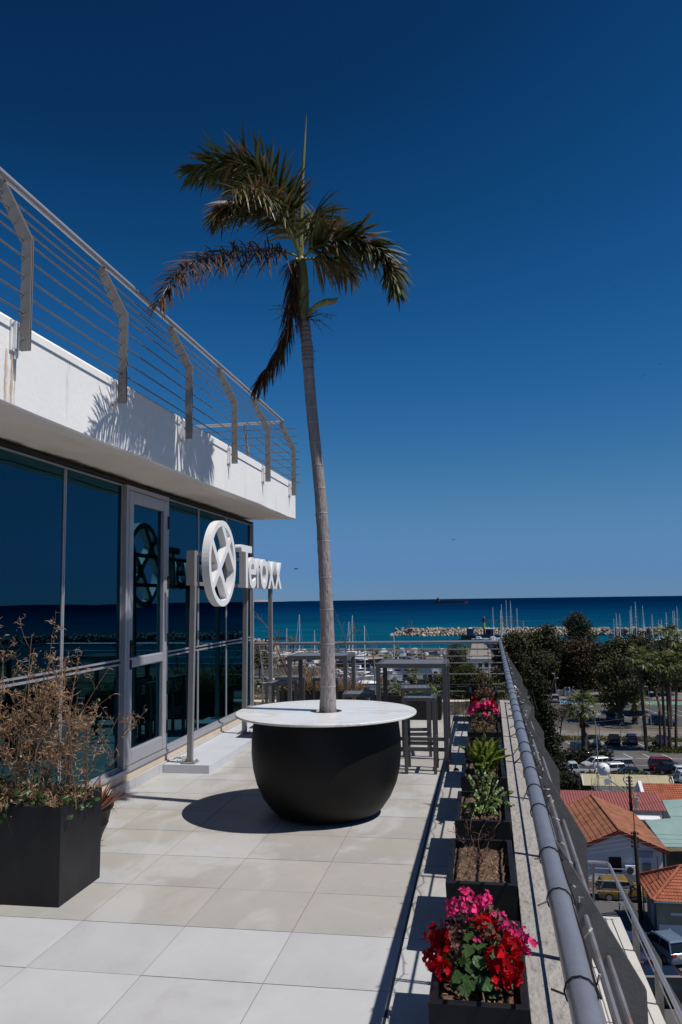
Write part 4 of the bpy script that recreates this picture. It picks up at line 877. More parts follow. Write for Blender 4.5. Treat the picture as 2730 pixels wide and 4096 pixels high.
# ------------------------------------------------------------------ ground, sea, breakwater
GZ = -21.0; SZ = -22.5
def seamat():
    m = bpy.data.materials.new('sea'); m.use_nodes = True; MAT['sea'] = m; nt = m.node_tree; N = nt.nodes; L = nt.links.new; b = N['Principled BSDF']
    g = N.new('ShaderNodeNewGeometry'); sp = N.new('ShaderNodeSeparateXYZ'); L(g.outputs['Position'], sp.inputs[0])
    no = N.new('ShaderNodeTexNoise'); no.inputs['Scale'].default_value = .004; no.inputs['Detail'].default_value = 6; mp = N.new('ShaderNodeMapping'); mp.inputs['Scale'].default_value = (.35, 1, 1); L(g.outputs['Position'], mp.inputs[0]); L(mp.outputs[0], no.inputs['Vector'])
    ad = N.new('ShaderNodeMath'); ad.operation = 'MULTIPLY_ADD'; ad.inputs[1].default_value = 500; L(no.outputs['Fac'], ad.inputs[0]); L(sp.outputs['Y'], ad.inputs[2])
    mr = N.new('ShaderNodeMapRange'); mr.inputs[1].default_value = 500; mr.inputs[2].default_value = 3200; L(ad.outputs[0], mr.inputs[0])
    cr = N.new('ShaderNodeValToRGB'); e = cr.color_ramp.elements; e[0].position = 0; e[0].color = (.003, .080, .125, 1); e[1].position = 1; e[1].color = (.0003, .0135, .050, 1)
    q = e.new(.12); q.color = (.0022, .064, .115, 1); q = e.new(.25); q.color = (.0010, .042, .100, 1); q = e.new(.5); q.color = (.0004, .023, .073, 1)
    L(mr.outputs[0], cr.inputs[0]); n4 = N.new('ShaderNodeTexNoise'); n4.inputs['Scale'].default_value = .05; n4.inputs['Detail'].default_value = 8; n4.inputs['Roughness'].default_value = .7; m4 = N.new('ShaderNodeMapping'); m4.inputs['Scale'].default_value = (.22, 1, 1); L(g.outputs['Position'], m4.inputs[0]); L(m4.outputs[0], n4.inputs['Vector'])
    r4 = N.new('ShaderNodeMapRange'); r4.inputs[1].default_value = .35; r4.inputs[2].default_value = .65; r4.inputs[3].default_value = .72; r4.inputs[4].default_value = 1.3; L(n4.outputs['Fac'], r4.inputs[0]); v4 = N.new('ShaderNodeVectorMath'); v4.operation = 'SCALE'; L(cr.outputs[0], v4.inputs[0]); L(r4.outputs[0], v4.inputs['Scale']); L(v4.outputs[0], b.inputs['Base Color']); b.inputs['Roughness'].default_value = .38; b.inputs['Specular IOR Level'].default_value = .0
    n2 = N.new('ShaderNodeTexNoise'); n2.inputs['Scale'].default_value = .35; n2.inputs['Detail'].default_value = 7; m2 = N.new('ShaderNodeMapping'); m2.inputs['Scale'].default_value = (.45, 1, 1); L(g.outputs['Position'], m2.inputs[0]); L(m2.outputs[0], n2.inputs['Vector'])
    bp = N.new('ShaderNodeBump'); bp.inputs['Strength'].default_value = 1; bp.inputs['Distance'].default_value = 1.2; L(n2.outputs['Fac'], bp.inputs['Height']); L(bp.outputs[0], b.inputs['Normal'])
seamat()
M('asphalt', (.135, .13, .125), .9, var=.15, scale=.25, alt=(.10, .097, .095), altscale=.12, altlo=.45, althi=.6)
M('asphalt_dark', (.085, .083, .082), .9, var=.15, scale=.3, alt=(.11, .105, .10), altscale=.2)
M('dirt', (.17, .13, .092), .95, var=.25, scale=.35, alt=(.12, .12, .06), altscale=.12, altlo=.5, althi=.6)
M('path', (.30, .265, .22), .9, var=.12, scale=.8)
M('yard_ground', (.21, .20, .185), .9, var=.2, scale=.15, alt=(.14, .13, .12), altscale=.08)
M('path_grey', (.215, .20, .185), .9, var=.2, scale=.4, alt=(.14, .125, .11), altscale=.3)
M('concrete', (.36, .35, .33), .9, var=.12, scale=1.0)
M('line_white', (.62, .62, .60), .8, var=.15, scale=2)
M('paint_blue', (.12, .32, .52), .8, var=.1, scale=1); M('paint_green', (.13, .30, .21), .8, var=.1, scale=1); M('paint_red', (.45, .10, .09), .8); M('paint_tan', (.32, .25, .15), .8)
M('rock', (.46, .385, .31), .9, var=.2, scale=.6, rand=.22, bump=.4, bscale=2)
M('wall_white', (.72, .72, .74), .85, var=.05, scale=.6); M('wall_cream', (.42, .34, .24), .9, var=.12, scale=.5, alt=(.55, .50, .42), altscale=.7)
M('fascia_red', (.22, .02, .02), .6); M('teal_trim', (.05, .16, .20), .6); M('window_dark', (.02, .02, .022), .3)
M('tile_orange', (.43, .13, .066), .8, var=.25, scale=1.6, rand=.10); M('tile_brown', (.33, .128, .068), .85, var=.3, scale=1.3, alt=(.26, .10, .055), altscale=.8, rand=.06); M('tile_gap', (.10, .035, .02), .9)
M('metal_red', (.36, .115, .105), .6, var=.1, scale=.8, rand=.04)
M('canopy', (.27, .40, .37), .85, var=.08, scale=.7); M('awning', (.50, .43, .28), .6, var=.1, scale=1)
M('pole_wood', (.06, .035, .022), .9, var=.3, scale=3); M('galv', (.42, .43, .45), .5, .4, var=.1); M('darkmetal', (.05, .05, .055), .6)
M('white_gloss', (.78, .78, .80), .3, var=.02); M('blue_paint', (.02, .06, .16), .5); M('tyre', (.012, .012, .012), .8); M('rim', (.45, .45, .47), .3, .7)
M('lamp_red', (.45, .02, .02), .3); M('lamp_white', (.75, .75, .72), .2); M('plate_y', (.6, .42, .08), .5)
M('ship_hull', (.025, .03, .055), .6); M('ship_red', (.28, .05, .045), .7); M('yellow', (.55, .35, .04), .6); M('boat_white', (.75, .75, .75), .35, var=.04); M('boat_dark', (.02, .03, .05), .35); M('cover_blue', (.03, .12, .38), .8); M('cover_tan', (.42, .34, .26), .85); M('antifoul', (.16, .03, .03), .7); M('headland', (.33, .29, .28), .95, var=.2, scale=.004)
M('rust_roof', (.22, .085, .05), .85, var=.3, scale=.4); M('signblue', (.04, .10, .25), .5); M('bird', (.015, .015, .018), .8)

def sheet(name, poly, z, mat, kind='structure', parent=None):
    m = MB(); m.add([V((x, y, z)) for x, y in poly], [tuple(range(len(poly)))]); o = m.build(name, MAT[mat], parent)
    if parent is None: tag(o, kind=kind)
    return o
def rect(x0, x1, y0, y1): return [(x0, y0), (x1, y0), (x1, y1), (x0, y1)]
def landscape():
    m = MB(); n = 96; rs = [0, 150, 400, 1200, 4000, 9700]; vs = [V((0, 0, SZ))] + [V((r * math.cos(2 * math.pi * i / n), r * math.sin(2 * math.pi * i / n), SZ)) for r in rs[1:] for i in range(n)]
    fs = [(0, 1 + i, 1 + (i + 1) % n) for i in range(n)] + [(1 + k * n + i, 1 + (k + 1) * n + i, 1 + (k + 1) * n + (i + 1) % n, 1 + k * n + (i + 1) % n) for k in range(4) for i in range(n)]
    m.add(vs, fs); tag(m.build('sea', MAT['sea']), kind='structure')
    # land as one block with a quay edge
    m = MB(); out = [(-900, -900), (900, -900), (900, 270), (40, 270), (20, 262), (6, 262), (6, 352), (-110, 352), (-150, 330), (-260, 330), (-900, 300)]
    m.prism([V((x, y, GZ - 6)) for x, y in out], (0, 0, 6)); g = m.build('ground', MAT['dirt']); tag(g, kind='structure')
    cp = sheet('car_park', rect(5.5, 80, 96, 134.4), GZ + .004, 'asphalt'); st = sheet('street', rect(-30, 60, 30, 68.2), GZ + .004, 'asphalt')
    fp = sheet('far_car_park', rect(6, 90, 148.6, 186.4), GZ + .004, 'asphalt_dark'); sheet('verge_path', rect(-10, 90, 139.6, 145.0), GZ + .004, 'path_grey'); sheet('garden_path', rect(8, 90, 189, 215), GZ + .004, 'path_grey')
    yard = sheet('boat_yard', rect(-109, 5.9, 236, 351.5), GZ + .004, 'yard_ground'); sheet('yard_road', rect(-60, 4, 196, 234), GZ + .004, 'asphalt'); sheet('sloping_path', [(-62, 168), (-57, 168), (-44, 236), (-49, 236)], GZ + .006, 'path')
    sheet('pier', rect(-5.2, 3.0, 300, 405), GZ + .35, 'path')
    def strip(par, x0, y0, x1, y1, w, mat='line_white', name='parking_line', z=.008):
        d = V((x1 - x0, y1 - y0, 0)).normalized(); n_ = V((-d.y, d.x, 0)) * w / 2; a, b = V((x0, y0, GZ + z)), V((x1, y1, GZ + z)); q = MB(); q.quad(a - n_, b - n_, b + n_, a + n_); q.build(name, MAT[mat], par)
    for i in range(14): strip(cp, 8.0 + i * 2.65, 129.0, 7.0 + i * 2.65, 134.0, .12)
    for i in range(7): strip(cp, 9.5 + i * 2.65, 121.4, 8.8 + i * 2.65, 124.8, .12)
    strip(cp, 9.2, 121.0, 20.0, 121.2, .14); strip(cp, 20.6, 121.4, 40, 121.9, .12); strip(cp, 12, 116.4, 22, 116.6, .1)
    for i in range(12): strip(fp, 18.0 + i * 2.7, 160.5, 16.6 + i * 2.7, 167.0, .12)
    for i in range(12): strip(fp, 19.0 + i * 2.7, 167.2, 17.8 + i * 2.7, 173, .12)
    strip(fp, 15, 167.1, 60, 167.1, .12)
    for a, b, c in ((15.5, 21.5, 'paint_blue'), (21.5, 27.5, 'paint_tan'), (27.5, 30.0, 'paint_blue'), (30.0, 33.5, 'paint_tan'), (33.5, 60, 'paint_green')):
        o = sheet('painted_bay', rect(a, b - .1, 179.6, 185.2), GZ + .008, c, parent=fp)
    for i in range(10): strip(fp, 34 + i * 2.7, 179.7, 33.2 + i * 2.7, 185, .13, z=.012)
    m = MB(); m.bb(10, 90, 186.4, 186.7, GZ, GZ + .14); m.build('kerb', MAT['paint_red'], fp)
    # sea wall on the quay
    m = MB(); m.bb(-100, 2, 350.6, 351.6, GZ, GZ + 1.1); tag(m.build('sea_wall', MAT['concrete']), 'long low concrete wall along the quay edge', 'wall')
    m = MB(); hp = [(-2700, 0), (-2640, 18), (-2520, 24), (-2450, 21), (-2400, 6), (-2300, 3), (-2200, 0)]; r = []
    for x, h in hp: r.append([V((x, 8900, SZ - 3)), V((x, 8960, SZ + h * .8)), V((x, 9200, SZ + h)), V((x, 9500, SZ - 3))])
    m.loft(r); tag(m.build('headland', MAT['headland']), kind='structure')
landscape()

def breakwater():
    t = thing('breakwater', 'long breakwater of piled pale boulders across the sea', 'breakwater', (20, 505, SZ)); rg = random.Random(17); meshes = []
    for k in range(6):
        import bmesh
        bm = bmesh.new(); bmesh.ops.create_icosphere(bm, subdivisions=1, radius=1)
        for v in bm.verts: v.co *= rg.uniform(.78, 1.15); v.co.x = max(-.85, min(.85, v.co.x)); v.co.z = max(-.75, min(.75, v.co.z))
        me = bpy.data.meshes.new('rock'); bm.to_mesh(me); bm.free(); me.materials.append(MAT['rock']); meshes.append(me)
    m = MB(); r = []
    def by_(x): return 521.5 - .06 * (x + 57) - (.0009 * max(0, x - 10) ** 2)
    for x in (-52, -20, 40, 90, 140, 200, 330):
        y = by_(min(x, 200)) - max(0, x - 200) * .35 + 1.5; r.append([V((x, y - 4.5, SZ - 2)), V((x, y - 1.2, SZ + 1.8)), V((x, y + 3, SZ + 2.2)), V((x, y + 7, SZ - 2))])
    m.loft(r); o = m.build('core', MAT['rock'], t); o.location = -V((20, 505, SZ))
    n = 0
    for row, (dy, z, s) in enumerate(((-2.2, .3, 1.35), (-.8, 1.6, 1.25), (.4, 2.8, 1.2), (1.8, 3.9, 1.15))):
        x = -57 + row * 2.2
        while x < 74 and n < 297:
            q = s * rg.uniform(.75, 1.3); link('rock', meshes[rg.randrange(6)], t, V((x, by_(x) + dy + rg.uniform(-.4, .4), SZ + z + rg.uniform(-.3, .3))) - V((20, 505, SZ)), (rg.uniform(0, 6), rg.uniform(0, 6), rg.uniform(0, 6)), (q * 1.15, q, q * .85)); x += q * rg.uniform(1.25, 1.75); n += 1
    # the rest, farther along and behind
    m = MB()
    for i in range(1100):
        x = rg.uniform(70, 330) if i > 60 else rg.uniform(-55, 74); q = rg.uniform(.9, 1.5); c = V((x, by_(min(x, 200)) - (max(0, x - 200) * .35) + rg.uniform(-2.5, 3), SZ + rg.uniform(0, 4.2))); me = meshes[rg.randrange(6)]; R_ = Euler((rg.uniform(0, 6), rg.uniform(0, 6), 0)).to_matrix()
        if i <= 60: c.y += 4; c.z = SZ + 4.0
        m.add([R_ @ v.co * q + c - V((20, 505, SZ)) for v in me.vertices], [tuple(p.vertices) for p in me.polygons])
    o = m.build('more_rocks', MAT['rock'], t); o['kind'] = 'stuff'
    t = thing('rock_groyne', 'short pile of pale boulders in the sea at far left', 'breakwater', (-124, 450, SZ))
    for i in range(40): q = rg.uniform(.8, 1.4); link('rock', meshes[rg.randrange(6)], t, (rg.uniform(-22, 7), rg.uniform(-2, 2), rg.uniform(0, 1.9)), (rg.uniform(0, 6), rg.uniform(0, 6), 0), (q, q, q))
    for x, zz in ((-46, 6.5), (-44.2, 6.2)):
        l = thing('harbour_beacon', 'thin red harbour beacon on the breakwater head' if x < -45 else 'thin grey beacon mast beside the red one', 'beacon', (x, 520, SZ + 3.5)); m = MB(); m.tube([(0, 0, 0), (0, 0, zz)], .16, 6); m.build('mast', MAT['lamp_red' if x < -45 else 'galv'], l); m = MB(); m.box((0, 0, .4), (1.1, 1.1, 1.4)); m.build('base', MAT['lamp_red'], l)
breakwater()

# ------------------------------------------------------------------ cars
def car_meshes(kind):
    """returns meshes by part; car length along +X (front), origin at ground centre"""
    L, W, H = {'hatch': (3.7, 1.66, 1.48), 'sedan': (4.5, 1.78, 1.44), 'suv': (4.45, 1.84, 1.66), 'pickup': (5.2, 1.82, 1.76)}[kind]; h = L / 2
    belt = {'hatch': .92, 'sedan': .90, 'suv': 1.02, 'pickup': 1.05}[kind]
    hood = belt - .03; rear = belt + (.02 if kind != 'sedan' else .04)
    body = MB(); st = [(-h, .42, .62, .80), (-h + .05, .26, .78, .93), (-h + .35, .20, rear, .99), (-h * .35, .19, belt, 1), (h * .30, .19, belt, 1), (h - .75, .20, hood - .02, .985), (h - .22, .22, hood - .14, .93), (h - .03, .26, hood - .30, .82), (h, .40, hood - .42, .76)]
    if kind == 'pickup': st = [(-h, .5, .78, .9), (-h + .04, .40, .98, .95), (-h + .3, .34, 1.02, .99), (-.2, .32, belt, 1), (h * .30, .30, belt, 1), (h - .8, .30, hood, .985), (h - .22, .30, hood - .12, .93), (h - .03, .34, hood - .28, .84), (h, .48, hood - .40, .78)]
    rings = []
    for x, z0, z1, k in st:
        w = W / 2 * k; zm = z0 + (z1 - z0) * .62; rings.append([V((x, -w * .93, z0)), V((x, -w, z0 + (z1 - z0) * .22)), V((x, -w, zm)), V((x, -w * .93, z1)), V((x, 0, z1 + .03)), V((x, w * .93, z1)), V((x, w, zm)), V((x, w, z0 + (z1 - z0) * .22)), V((x, w * .93, z0))])
    body.loft(rings)
    cab = {'hatch': (-h + .12, -h + .42, h * .18, h * .52), 'sedan': (-h + .62, -h + 1.25, h * .18, h * .52), 'suv': (-h + .10, -h + .42, h * .16, h * .48), 'pickup': (-.35, -.12, h * .28, h * .58)}[kind]
    a, b, c, d = cab; wb, wt = W / 2 * .90, W / 2 * .74; gl = MB()
    gl.loft([[V((a, -wb, belt)), V((a, wb, belt)), V((d, wb * .97, belt - .02)), V((d, -wb * .97, belt - .02))], [V((b, -wt, H - .05)), V((b, wt, H - .05)), V((c, wt, H - .06)), V((c, -wt, H - .06))]])
    rf = MB(); rf.loft([[V((b - .10, -wt - .015, H - .07)), V((b - .10, wt + .015, H - .07)), V((c + .06, wt + .015, H - .08)), V((c + .06, -wt - .015, H - .08))], [V((b + .05, -wt * .9, H)), V((b + .05, wt * .9, H)), V((c - .15, wt * .9, H - .005)), V((c - .15, -wt * .9, H - .005))]])
    for s in (-1, 1):   # pillars
        for (x0, x1) in ((a, b), (d, c)): rf.tube([V((x0, s * (wb + .005), belt - .01)), V((x1, s * (wt + .008), H - .05))], .045, 5)
        xm = (a + d) / 2 - .15; rf.tube([V((xm, s * (wb + .008), belt)), V((xm, s * (wt + .012), H - .05))], .035, 5)
    wh = MB(); wh.tube([(0, -.1, 0), (0, .1, 0)], .31 if kind != 'pickup' else .36, 18); ri = MB(); ri.tube([(0, -.108, 0), (0, .108, 0)], .20, 12)
    for k in range(5): ri.box((.1 * math.cos(k * 1.257), 0, .1 * math.sin(k * 1.257)), (.2, .222, .05), Euler((0, -k * 1.257, 0)).to_matrix())
    hl = MB(); hl.box((h - .13, 0, hood - .26), (.22, .40, .13)); tl = MB(); tl.box((-h + .06, 0, belt - .16), (.12, .30, .16)); pl = MB(); pl.box((-h - .005, 0, .62), (.02, .5, .11)); mi = MB(); mi.box((c + .28, 0, belt + .06), (.12, .2, .12))
    gr = MB(); gr.box((h - .01, 0, .5), (.04, .9, .16)); bed = MB()
    if kind == 'pickup': bed.box((-h * .55, 0, belt + .005), (h * .75, W * .80, .05))
    nm = 'car'
    return dict(L=L, W=W, body=body.mesh('body', MAT['white_gloss'], 50), glass=gl.mesh('windows', MAT['car_glass']), roof=rf.mesh('roof', MAT['white_gloss']), wheel=wh.mesh('wheel', MAT['tyre'], 40), rim=ri.mesh('rim', MAT['rim']), hl=hl.mesh('headlight', MAT['lamp_white']), tl=tl.mesh('tail_light', MAT['lamp_red']), plate=pl.mesh('number_plate', MAT['plate_y']), mirror=mi.mesh('mirror', MAT['white_gloss']), grille=gr.mesh('grille', MAT['darkmetal']), bed=bed.mesh('load_bed', MAT['darkmetal']) if kind == 'pickup' else None, axle=(h * .62, -h * .60), r=.31 if kind != 'pickup' else .36)
M('car_glass', (.015, .018, .02), .08, spec=.6)
CARS = {k: car_meshes(k) for k in ('hatch', 'sedan', 'suv', 'pickup')}
def paint(rgb):
    n = 'paint_%d_%d_%d' % tuple(int(c * 255) for c in rgb); return M(n, rgb, .3, .15, var=.02, spec=.5, coat=.6)
def car(kind, rgb, x, y, ang, label, z=GZ + .008, group='parked cars in the car parks'):
    c = CARS[kind]; t = thing('parked_car' if kind != 'pickup' else 'pickup_truck', label, 'car' if kind != 'pickup' else 'pickup', (x, y, z), math.radians(ang), group); p = paint(rgb)
    def put(n, me, loc=(0, 0, 0), par=t, col=False):
        o = link(n, me, par, loc)
        if col: o.material_slots[0].link = 'OBJECT'; o.material_slots[0].material = p
        return o
    put('body', c['body'], col=True); put('windows', c['glass']); put('roof', c['roof'], col=True); put('grille', c['grille'])
    for ax in c['axle']:
        for s in (-1, 1): w = put('wheel', c['wheel'], (ax, s * (c['W'] / 2 - .09), c['r'])); put('rim', c['rim'], par=w)
    for s in (-1, 1): put('headlight', c['hl'], (0, s * (c['W'] / 2 - .33), 0)); put('tail_light', c['tl'], (0, s * (c['W'] / 2 - .26), 0)); put('mirror', c['mirror'], (0, s * (c['W'] / 2 + .03), 0), col=True)
    put('number_plate', c['plate'])
    if c['bed']: put('load_bed', c['bed'])
BK, WH, SV, NV = (.012, .012, .014), (.75, .75, .76), (.38, .39, .41), (.02, .03, .09)
car('hatch', (.30, .19, .035), 9.75, 66.4, 2, 'gold hatchback parked in front of the white gabled house', group='cars in the street below')
car('sedan', (.035, .045, .10), 8.95, 56.2, 84, 'dark blue saloon seen from behind in the street below', group='cars in the street below')
car('hatch', (.16, .24, .34), 10.75, 56.6, 112, 'silver blue hatchback beside the tiled cottage', group='cars in the street below')
car('suv', BK, 9.9, 50.6, 8, 'black estate at the bottom edge, partly hidden by railing', group='cars in the street below')
car('suv', (.40, .32, .22), 16.0, 131.6, -86, 'beige car facing the camera beside the slim lamp post')
car('suv', (.012, .013, .018), 13.4, 123.0, -72, 'dark car behind the lone palm trunk in the car park')
car('sedan', (.015, .016, .016), 19.4, 132.8, 82, 'black saloon parked tail out by the fence')
car('hatch', (.03, .04, .13), 22.0, 133.0, 84, 'navy hatchback parked right beside the black saloon')
car('sedan', (.02, .03, .10), 26.4, 132.6, 86, 'dark blue car behind the cluster of palm trunks')
car('suv', SV, 31.2, 133.0, 86, 'silver car at the right edge beyond palm trunks')
car('hatch', SV, 9.4, 132.5, 80, 'silver car half hidden behind the dark cypress')
car('pickup', WH, 11.0, 109.0, 184, 'white pickup truck by the hedge')
car('hatch', WH, 14.2, 114.0, 200, 'white hatchback behind the water tank')
car('suv', SV, 16.5, 112.6, 190, 'silver estate parked right of the water tank')
car('hatch', WH, 15.6, 110.4, 195, 'small white car just beside the round tank')
car('sedan', BK, 17.2, 107.8, 178, 'black saloon parked behind the cream awning')
car('suv', (.22, .015, .025), 22.9, 113.4, -4, 'dark red SUV near the grassy island')
car('sedan', BK, 23.2, 111.4, -4, 'black saloon in front of the dark red SUV')
car('hatch', WH, 24.6, 109.4, 4, 'white hatchback with black trim at the right edge')
car('hatch', WH, 24.4, 106.6, 6, 'white car at right edge nearest the tiled roof')
car('suv', (.45, .45, .47), 14.9, 183.0, 88, 'pale grey SUV beside the blue painted bay', group='cars in the far car park')
car('suv', (.02, .05, .14), 23.4, 157.5, 60, 'dark blue van in the shade of the big tree', group='cars in the far car park')
car('suv', (.02, .04, .12), 30.4, 152.0, -20, 'blue SUV by the wooden pole in far car park', group='cars in the far car park')
car('hatch', (.30, .36, .45), -21.0, 213.0, 20, 'pale blue car nearest the marina palm', group='cars in the marina yard')
car('hatch', WH, -21.2, 217.0, 25, 'white car second in the marina row', group='cars in the marina yard')
car('sedan', (.05, .08, .16), -20.2, 221.0, 20, 'dark car third in the marina row', group='cars in the marina yard')
car('suv', (.10, .12, .15), -18.5, 321.0, 10, 'dark van parked on the quay by the sea wall', group='cars in the marina yard')
# ------------------------------------------------------------------ houses, roofs, street things
def tiled_slope(parent, E0, E1, R0, R1, course, mat, pitch=.24, amp=.035, name='tile_course'):
    """roof slope between eave E0-E1 and ridge R0-R1, laid as overlapping corrugated courses"""
    E0, E1, R0, R1 = map(V, (E0, E1, R0, R1)); n = max(2, round(((R0 - E0).length + (R1 - E1).length) / 2 / course)); nrm = (E1 - E0).cross(R0 - E0 if (R0 - E0).length > .01 else R1 - E0).normalized()
    if nrm.z < 0: nrm = -nrm
    for k in range(n):
        a0, a1 = E0.lerp(R0, k / n), E1.lerp(R1, k / n); b0, b1 = E0.lerp(R0, (k + 1.12) / n if k < n - 1 else 1), E1.lerp(R1, (k + 1.12) / n if k < n - 1 else 1); q = max(2, int((a1 - a0).length / pitch)) * 4; m = MB(); lo = []; hi = []; un = []
        for i in range(q + 1):
            w = amp * abs(math.cos(math.pi * i / 4)); lo.append(a0.lerp(a1, i / q) + nrm * (.055 + w)); hi.append(b0.lerp(b1, i / q) + nrm * (.012 + w)); un.append(a0.lerp(a1, i / q) + nrm * .0)
        k_ = q + 1; m.add(lo + hi + un, [(i, i + 1, k_ + i + 1, k_ + i) for i in range(q)] + [(2 * k_ + i, 2 * k_ + i + 1, i + 1, i) for i in range(q)]); m.build(name, MAT[mat], parent)
def textmesh(body, size, name, mat, parent, loc, rot):
    cu = bpy.data.curves.new(name, 'FONT'); cu.body = body; cu.size = size; cu.extrude = .006; cu.align_x = 'CENTER'; ob = bpy.data.objects.new('tmp', cu); COL.objects.link(ob); bpy.context.view_layer.update()
    me = bpy.data.meshes.new_from_object(ob.evaluated_get(bpy.context.evaluated_depsgraph_get())); bpy.data.objects.remove(ob); me.materials.clear(); me.materials.append(MAT[mat]); return link(name, me, parent, loc, rot)

def gabled_house():
    t = thing('gabled_house', 'white gabled house with brown tiled roof and a blue lettered plaque', 'house', (9.7, 74, GZ), math.radians(3.2)); W, D = 3.25, 5.3; ez, rz = 3.0, 4.35
    m = MB(); r = []
    for y in (-D, D): r.append([V((-W, y, 0)), V((W, y, 0)), V((W, y, ez)), V((0, y, rz - .05)), V((-W, y, ez))])
    m.loft(r); m.build('wall', MAT['wall_white'], t)
    o_ = .42; k = (rz - ez) / W; er = MB()
    for s in (-1, 1):
        x = s * (W + o_); z = ez - k * o_; roof = MB(); roof.prism([V((0, -D - .45, rz)), V((x, -D - .45, z)), V((x, -D - .45, z + .07)), V((0, -D - .45, rz + .07))], (0, 2 * D + .9, 0)); ro = roof.build('roof', MAT['tile_gap'], t)
        A, B = V((x, -D - .45, z + .07)), V((x, D + .45, z + .07)); C, E = V((0, -D - .45, rz + .07)), V((0, D + .45, rz + .07))
        if s < 0: tiled_slope(ro, A, B, C, E, .42, 'tile_brown', .22)
        else: tiled_slope(ro, A, B, C, E, .36, 'tile_brown', .22)
        b = MB(); b.prism([V((0, -D - .48, rz - .10)), V((x, -D - .48, z - .10)), V((x, -D - .48, z + .06)), V((0, -D - .48, rz + .06))], (0, .04, 0)); b.build('bargeboard', MAT['fascia_red'], t)
        b = MB(); b.prism([V((0, -D - .44, rz - .16)), V((x * .98, -D - .44, z - .16)), V((x * .98, -D - .44, z - .08)), V((0, -D - .44, rz - .08))], (0, .4, 0)); b.build('eaves_board', MAT['teal_trim'], t)
    m = MB(); m.tube([(0, -D - .46, rz + .11), (0, D + .46, rz + .11)], .11, 8); m.build('ridge', MAT['tile_brown'], t)
    F = -D - .002
    w = MB(); w.box((-.35, F, 1.75), (.95, .06, 1.15)); w.build('window', MAT['window_dark'], t)
    a = MB(); a.box((.80, F - .18, 1.45), (.92, .32, .70)); ac = a.build('air_conditioner', MAT['white_gloss'], t, bevel=.02); f = MB(); f.tube([(.70, F - .345, 1.43), (.70, F - .36, 1.43)], .27, 20); f.build('fan_grille', MAT['darkmetal'], ac)
    a = MB(); a.box((2.0, F - .1, 1.55), (.58, .2, .62)); a.box((2.0, F - .13, 1.88), (.66, .28, .05)); a.build('meter_box', MAT['grey_paint'], t)
    s = MB(); s.box((1.90, F - .015, 2.60), (1.15, .03, .46)); so = s.build('plaque', M('plaque_blue', (.62, .68, .80), .6, var=.03), t)
    for dx, dz, sx, sz in ((0, .225, 1.15, .04), (0, -.225, 1.15, .04), (.565, 0, .04, .45), (-.565, 0, .04, .45)): b = MB(); b.box((1.90 + dx, F - .033, 2.60 + dz), (sx, .012, sz)); b.build('plaque_rim', MAT['signblue'], so)
    textmesh('ΛΕΣΧΗ ΑΣΤΥΝΟΜΙΑΣ', .135, 'lettering', 'signblue', so, (1.90, F - .035, 2.65), (math.pi / 2, 0, 0)); textmesh('ΛΑΡΝΑΚΟΣ', .135, 'lettering', 'signblue', so, (1.90, F - .035, 2.47), (math.pi / 2, 0, 0))
    m = MB(); m.box((0, F - .06, .25), (2 * W, .12, .5)); m.build('plinth', MAT['wall_cream'], t)
gabled_house()

def red_roof_block():
    t = thing('red_roof_block', 'white block with ribbed red metal roof', 'house', (11, 83, GZ)); x0, x1 = -5.2, 5.05
    m = MB(); m.loft([[V((x, -1.9, 0)), V((x, 1.6, 0)), V((x, 1.6, 3.5)), V((x, -1.9, 2.95))] for x in (x0 + .3, x1 - .3)]); m.build('wall', MAT['wall_white'], t)
    n = 40; w = (x1 - x0) / n
    for i in range(n):
        m = MB(); a = x0 + i * w; r = []
        for y, z in ((-2.4, 3.02), (1.7, 3.72)): r.append([V((a, y, z)), V((a + .04, y, z + .06)), V((a + .08, y, z)), V((a + w, y, z)), V((a + w, y, z - .04)), V((a, y, z - .04))])
        m.loft(r); m.build('roof_panel', MAT['metal_red'], t)
    m = MB(); m.prism([V((2.0, -2.5, 2.55)), V((4.4, -2.5, 2.55)), V((4.4, -3.2, 2.35)), V((2.0, -3.2, 2.35))], (0, 0, .05)); m.build('door_canopy', MAT['white_gloss'], t)
    m = MB(); m.bb(3.4, 3.65, -1.95, -1.90, 0, 2.2); m.build('door', MAT['signblue'], t)
    m = MB(); m.box((4.4, -2.1, 1.9), (.7, .3, .55)); m.build('air_conditioner', MAT['white_gloss'], t)
red_roof_block()
def far_tile_house():
    t = thing('tiled_house', 'long house with orange tiled roof and white gable end', 'house', (20, 88, GZ))
    m = MB(); m.loft([[V((x, -2.0, 0)), V((x, 2, 0)), V((x, 2, 2.7)), V((x, .1, 3.75)), V((x, -2.0, 2.7))] for x in (-5.0, 8)]); m.build('wall', MAT['wall_white'], t)
    r = MB(); r.prism([V((-4.7, -2.45, 2.58)), V((-4.7, .1, 3.72)), V((-4.7, .1, 3.8)), V((-4.7, -2.45, 2.66))], (12.8, 0, 0)); ro = r.build('roof', MAT['tile_gap'], t); tiled_slope(ro, (-4.7, -2.45, 2.68), (8.1, -2.45, 2.68), (-4.7, .1, 3.82), (8.1, .1, 3.82), .32, 'tile_orange', .24)
    r = MB(); r.prism([V((-4.7, 2.45, 2.58)), V((-4.7, .1, 3.72)), V((-4.7, .1, 3.8)), V((-4.7, 2.45, 2.66))], (12.8, 0, 0)); r.build('roof', MAT['tile_orange'], t)
    g = MB(); g.prism([V((-5.05, -2.2, 2.2)), V((-5.05, 2.2, 2.2)), V((-5.05, 2.2, 2.9)), V((-5.05, .1, 4.05)), V((-5.05, -2.2, 2.9))], (.32, 0, 0)); g.build('gable_parapet', MAT['wall_white'], t)
far_tile_house()
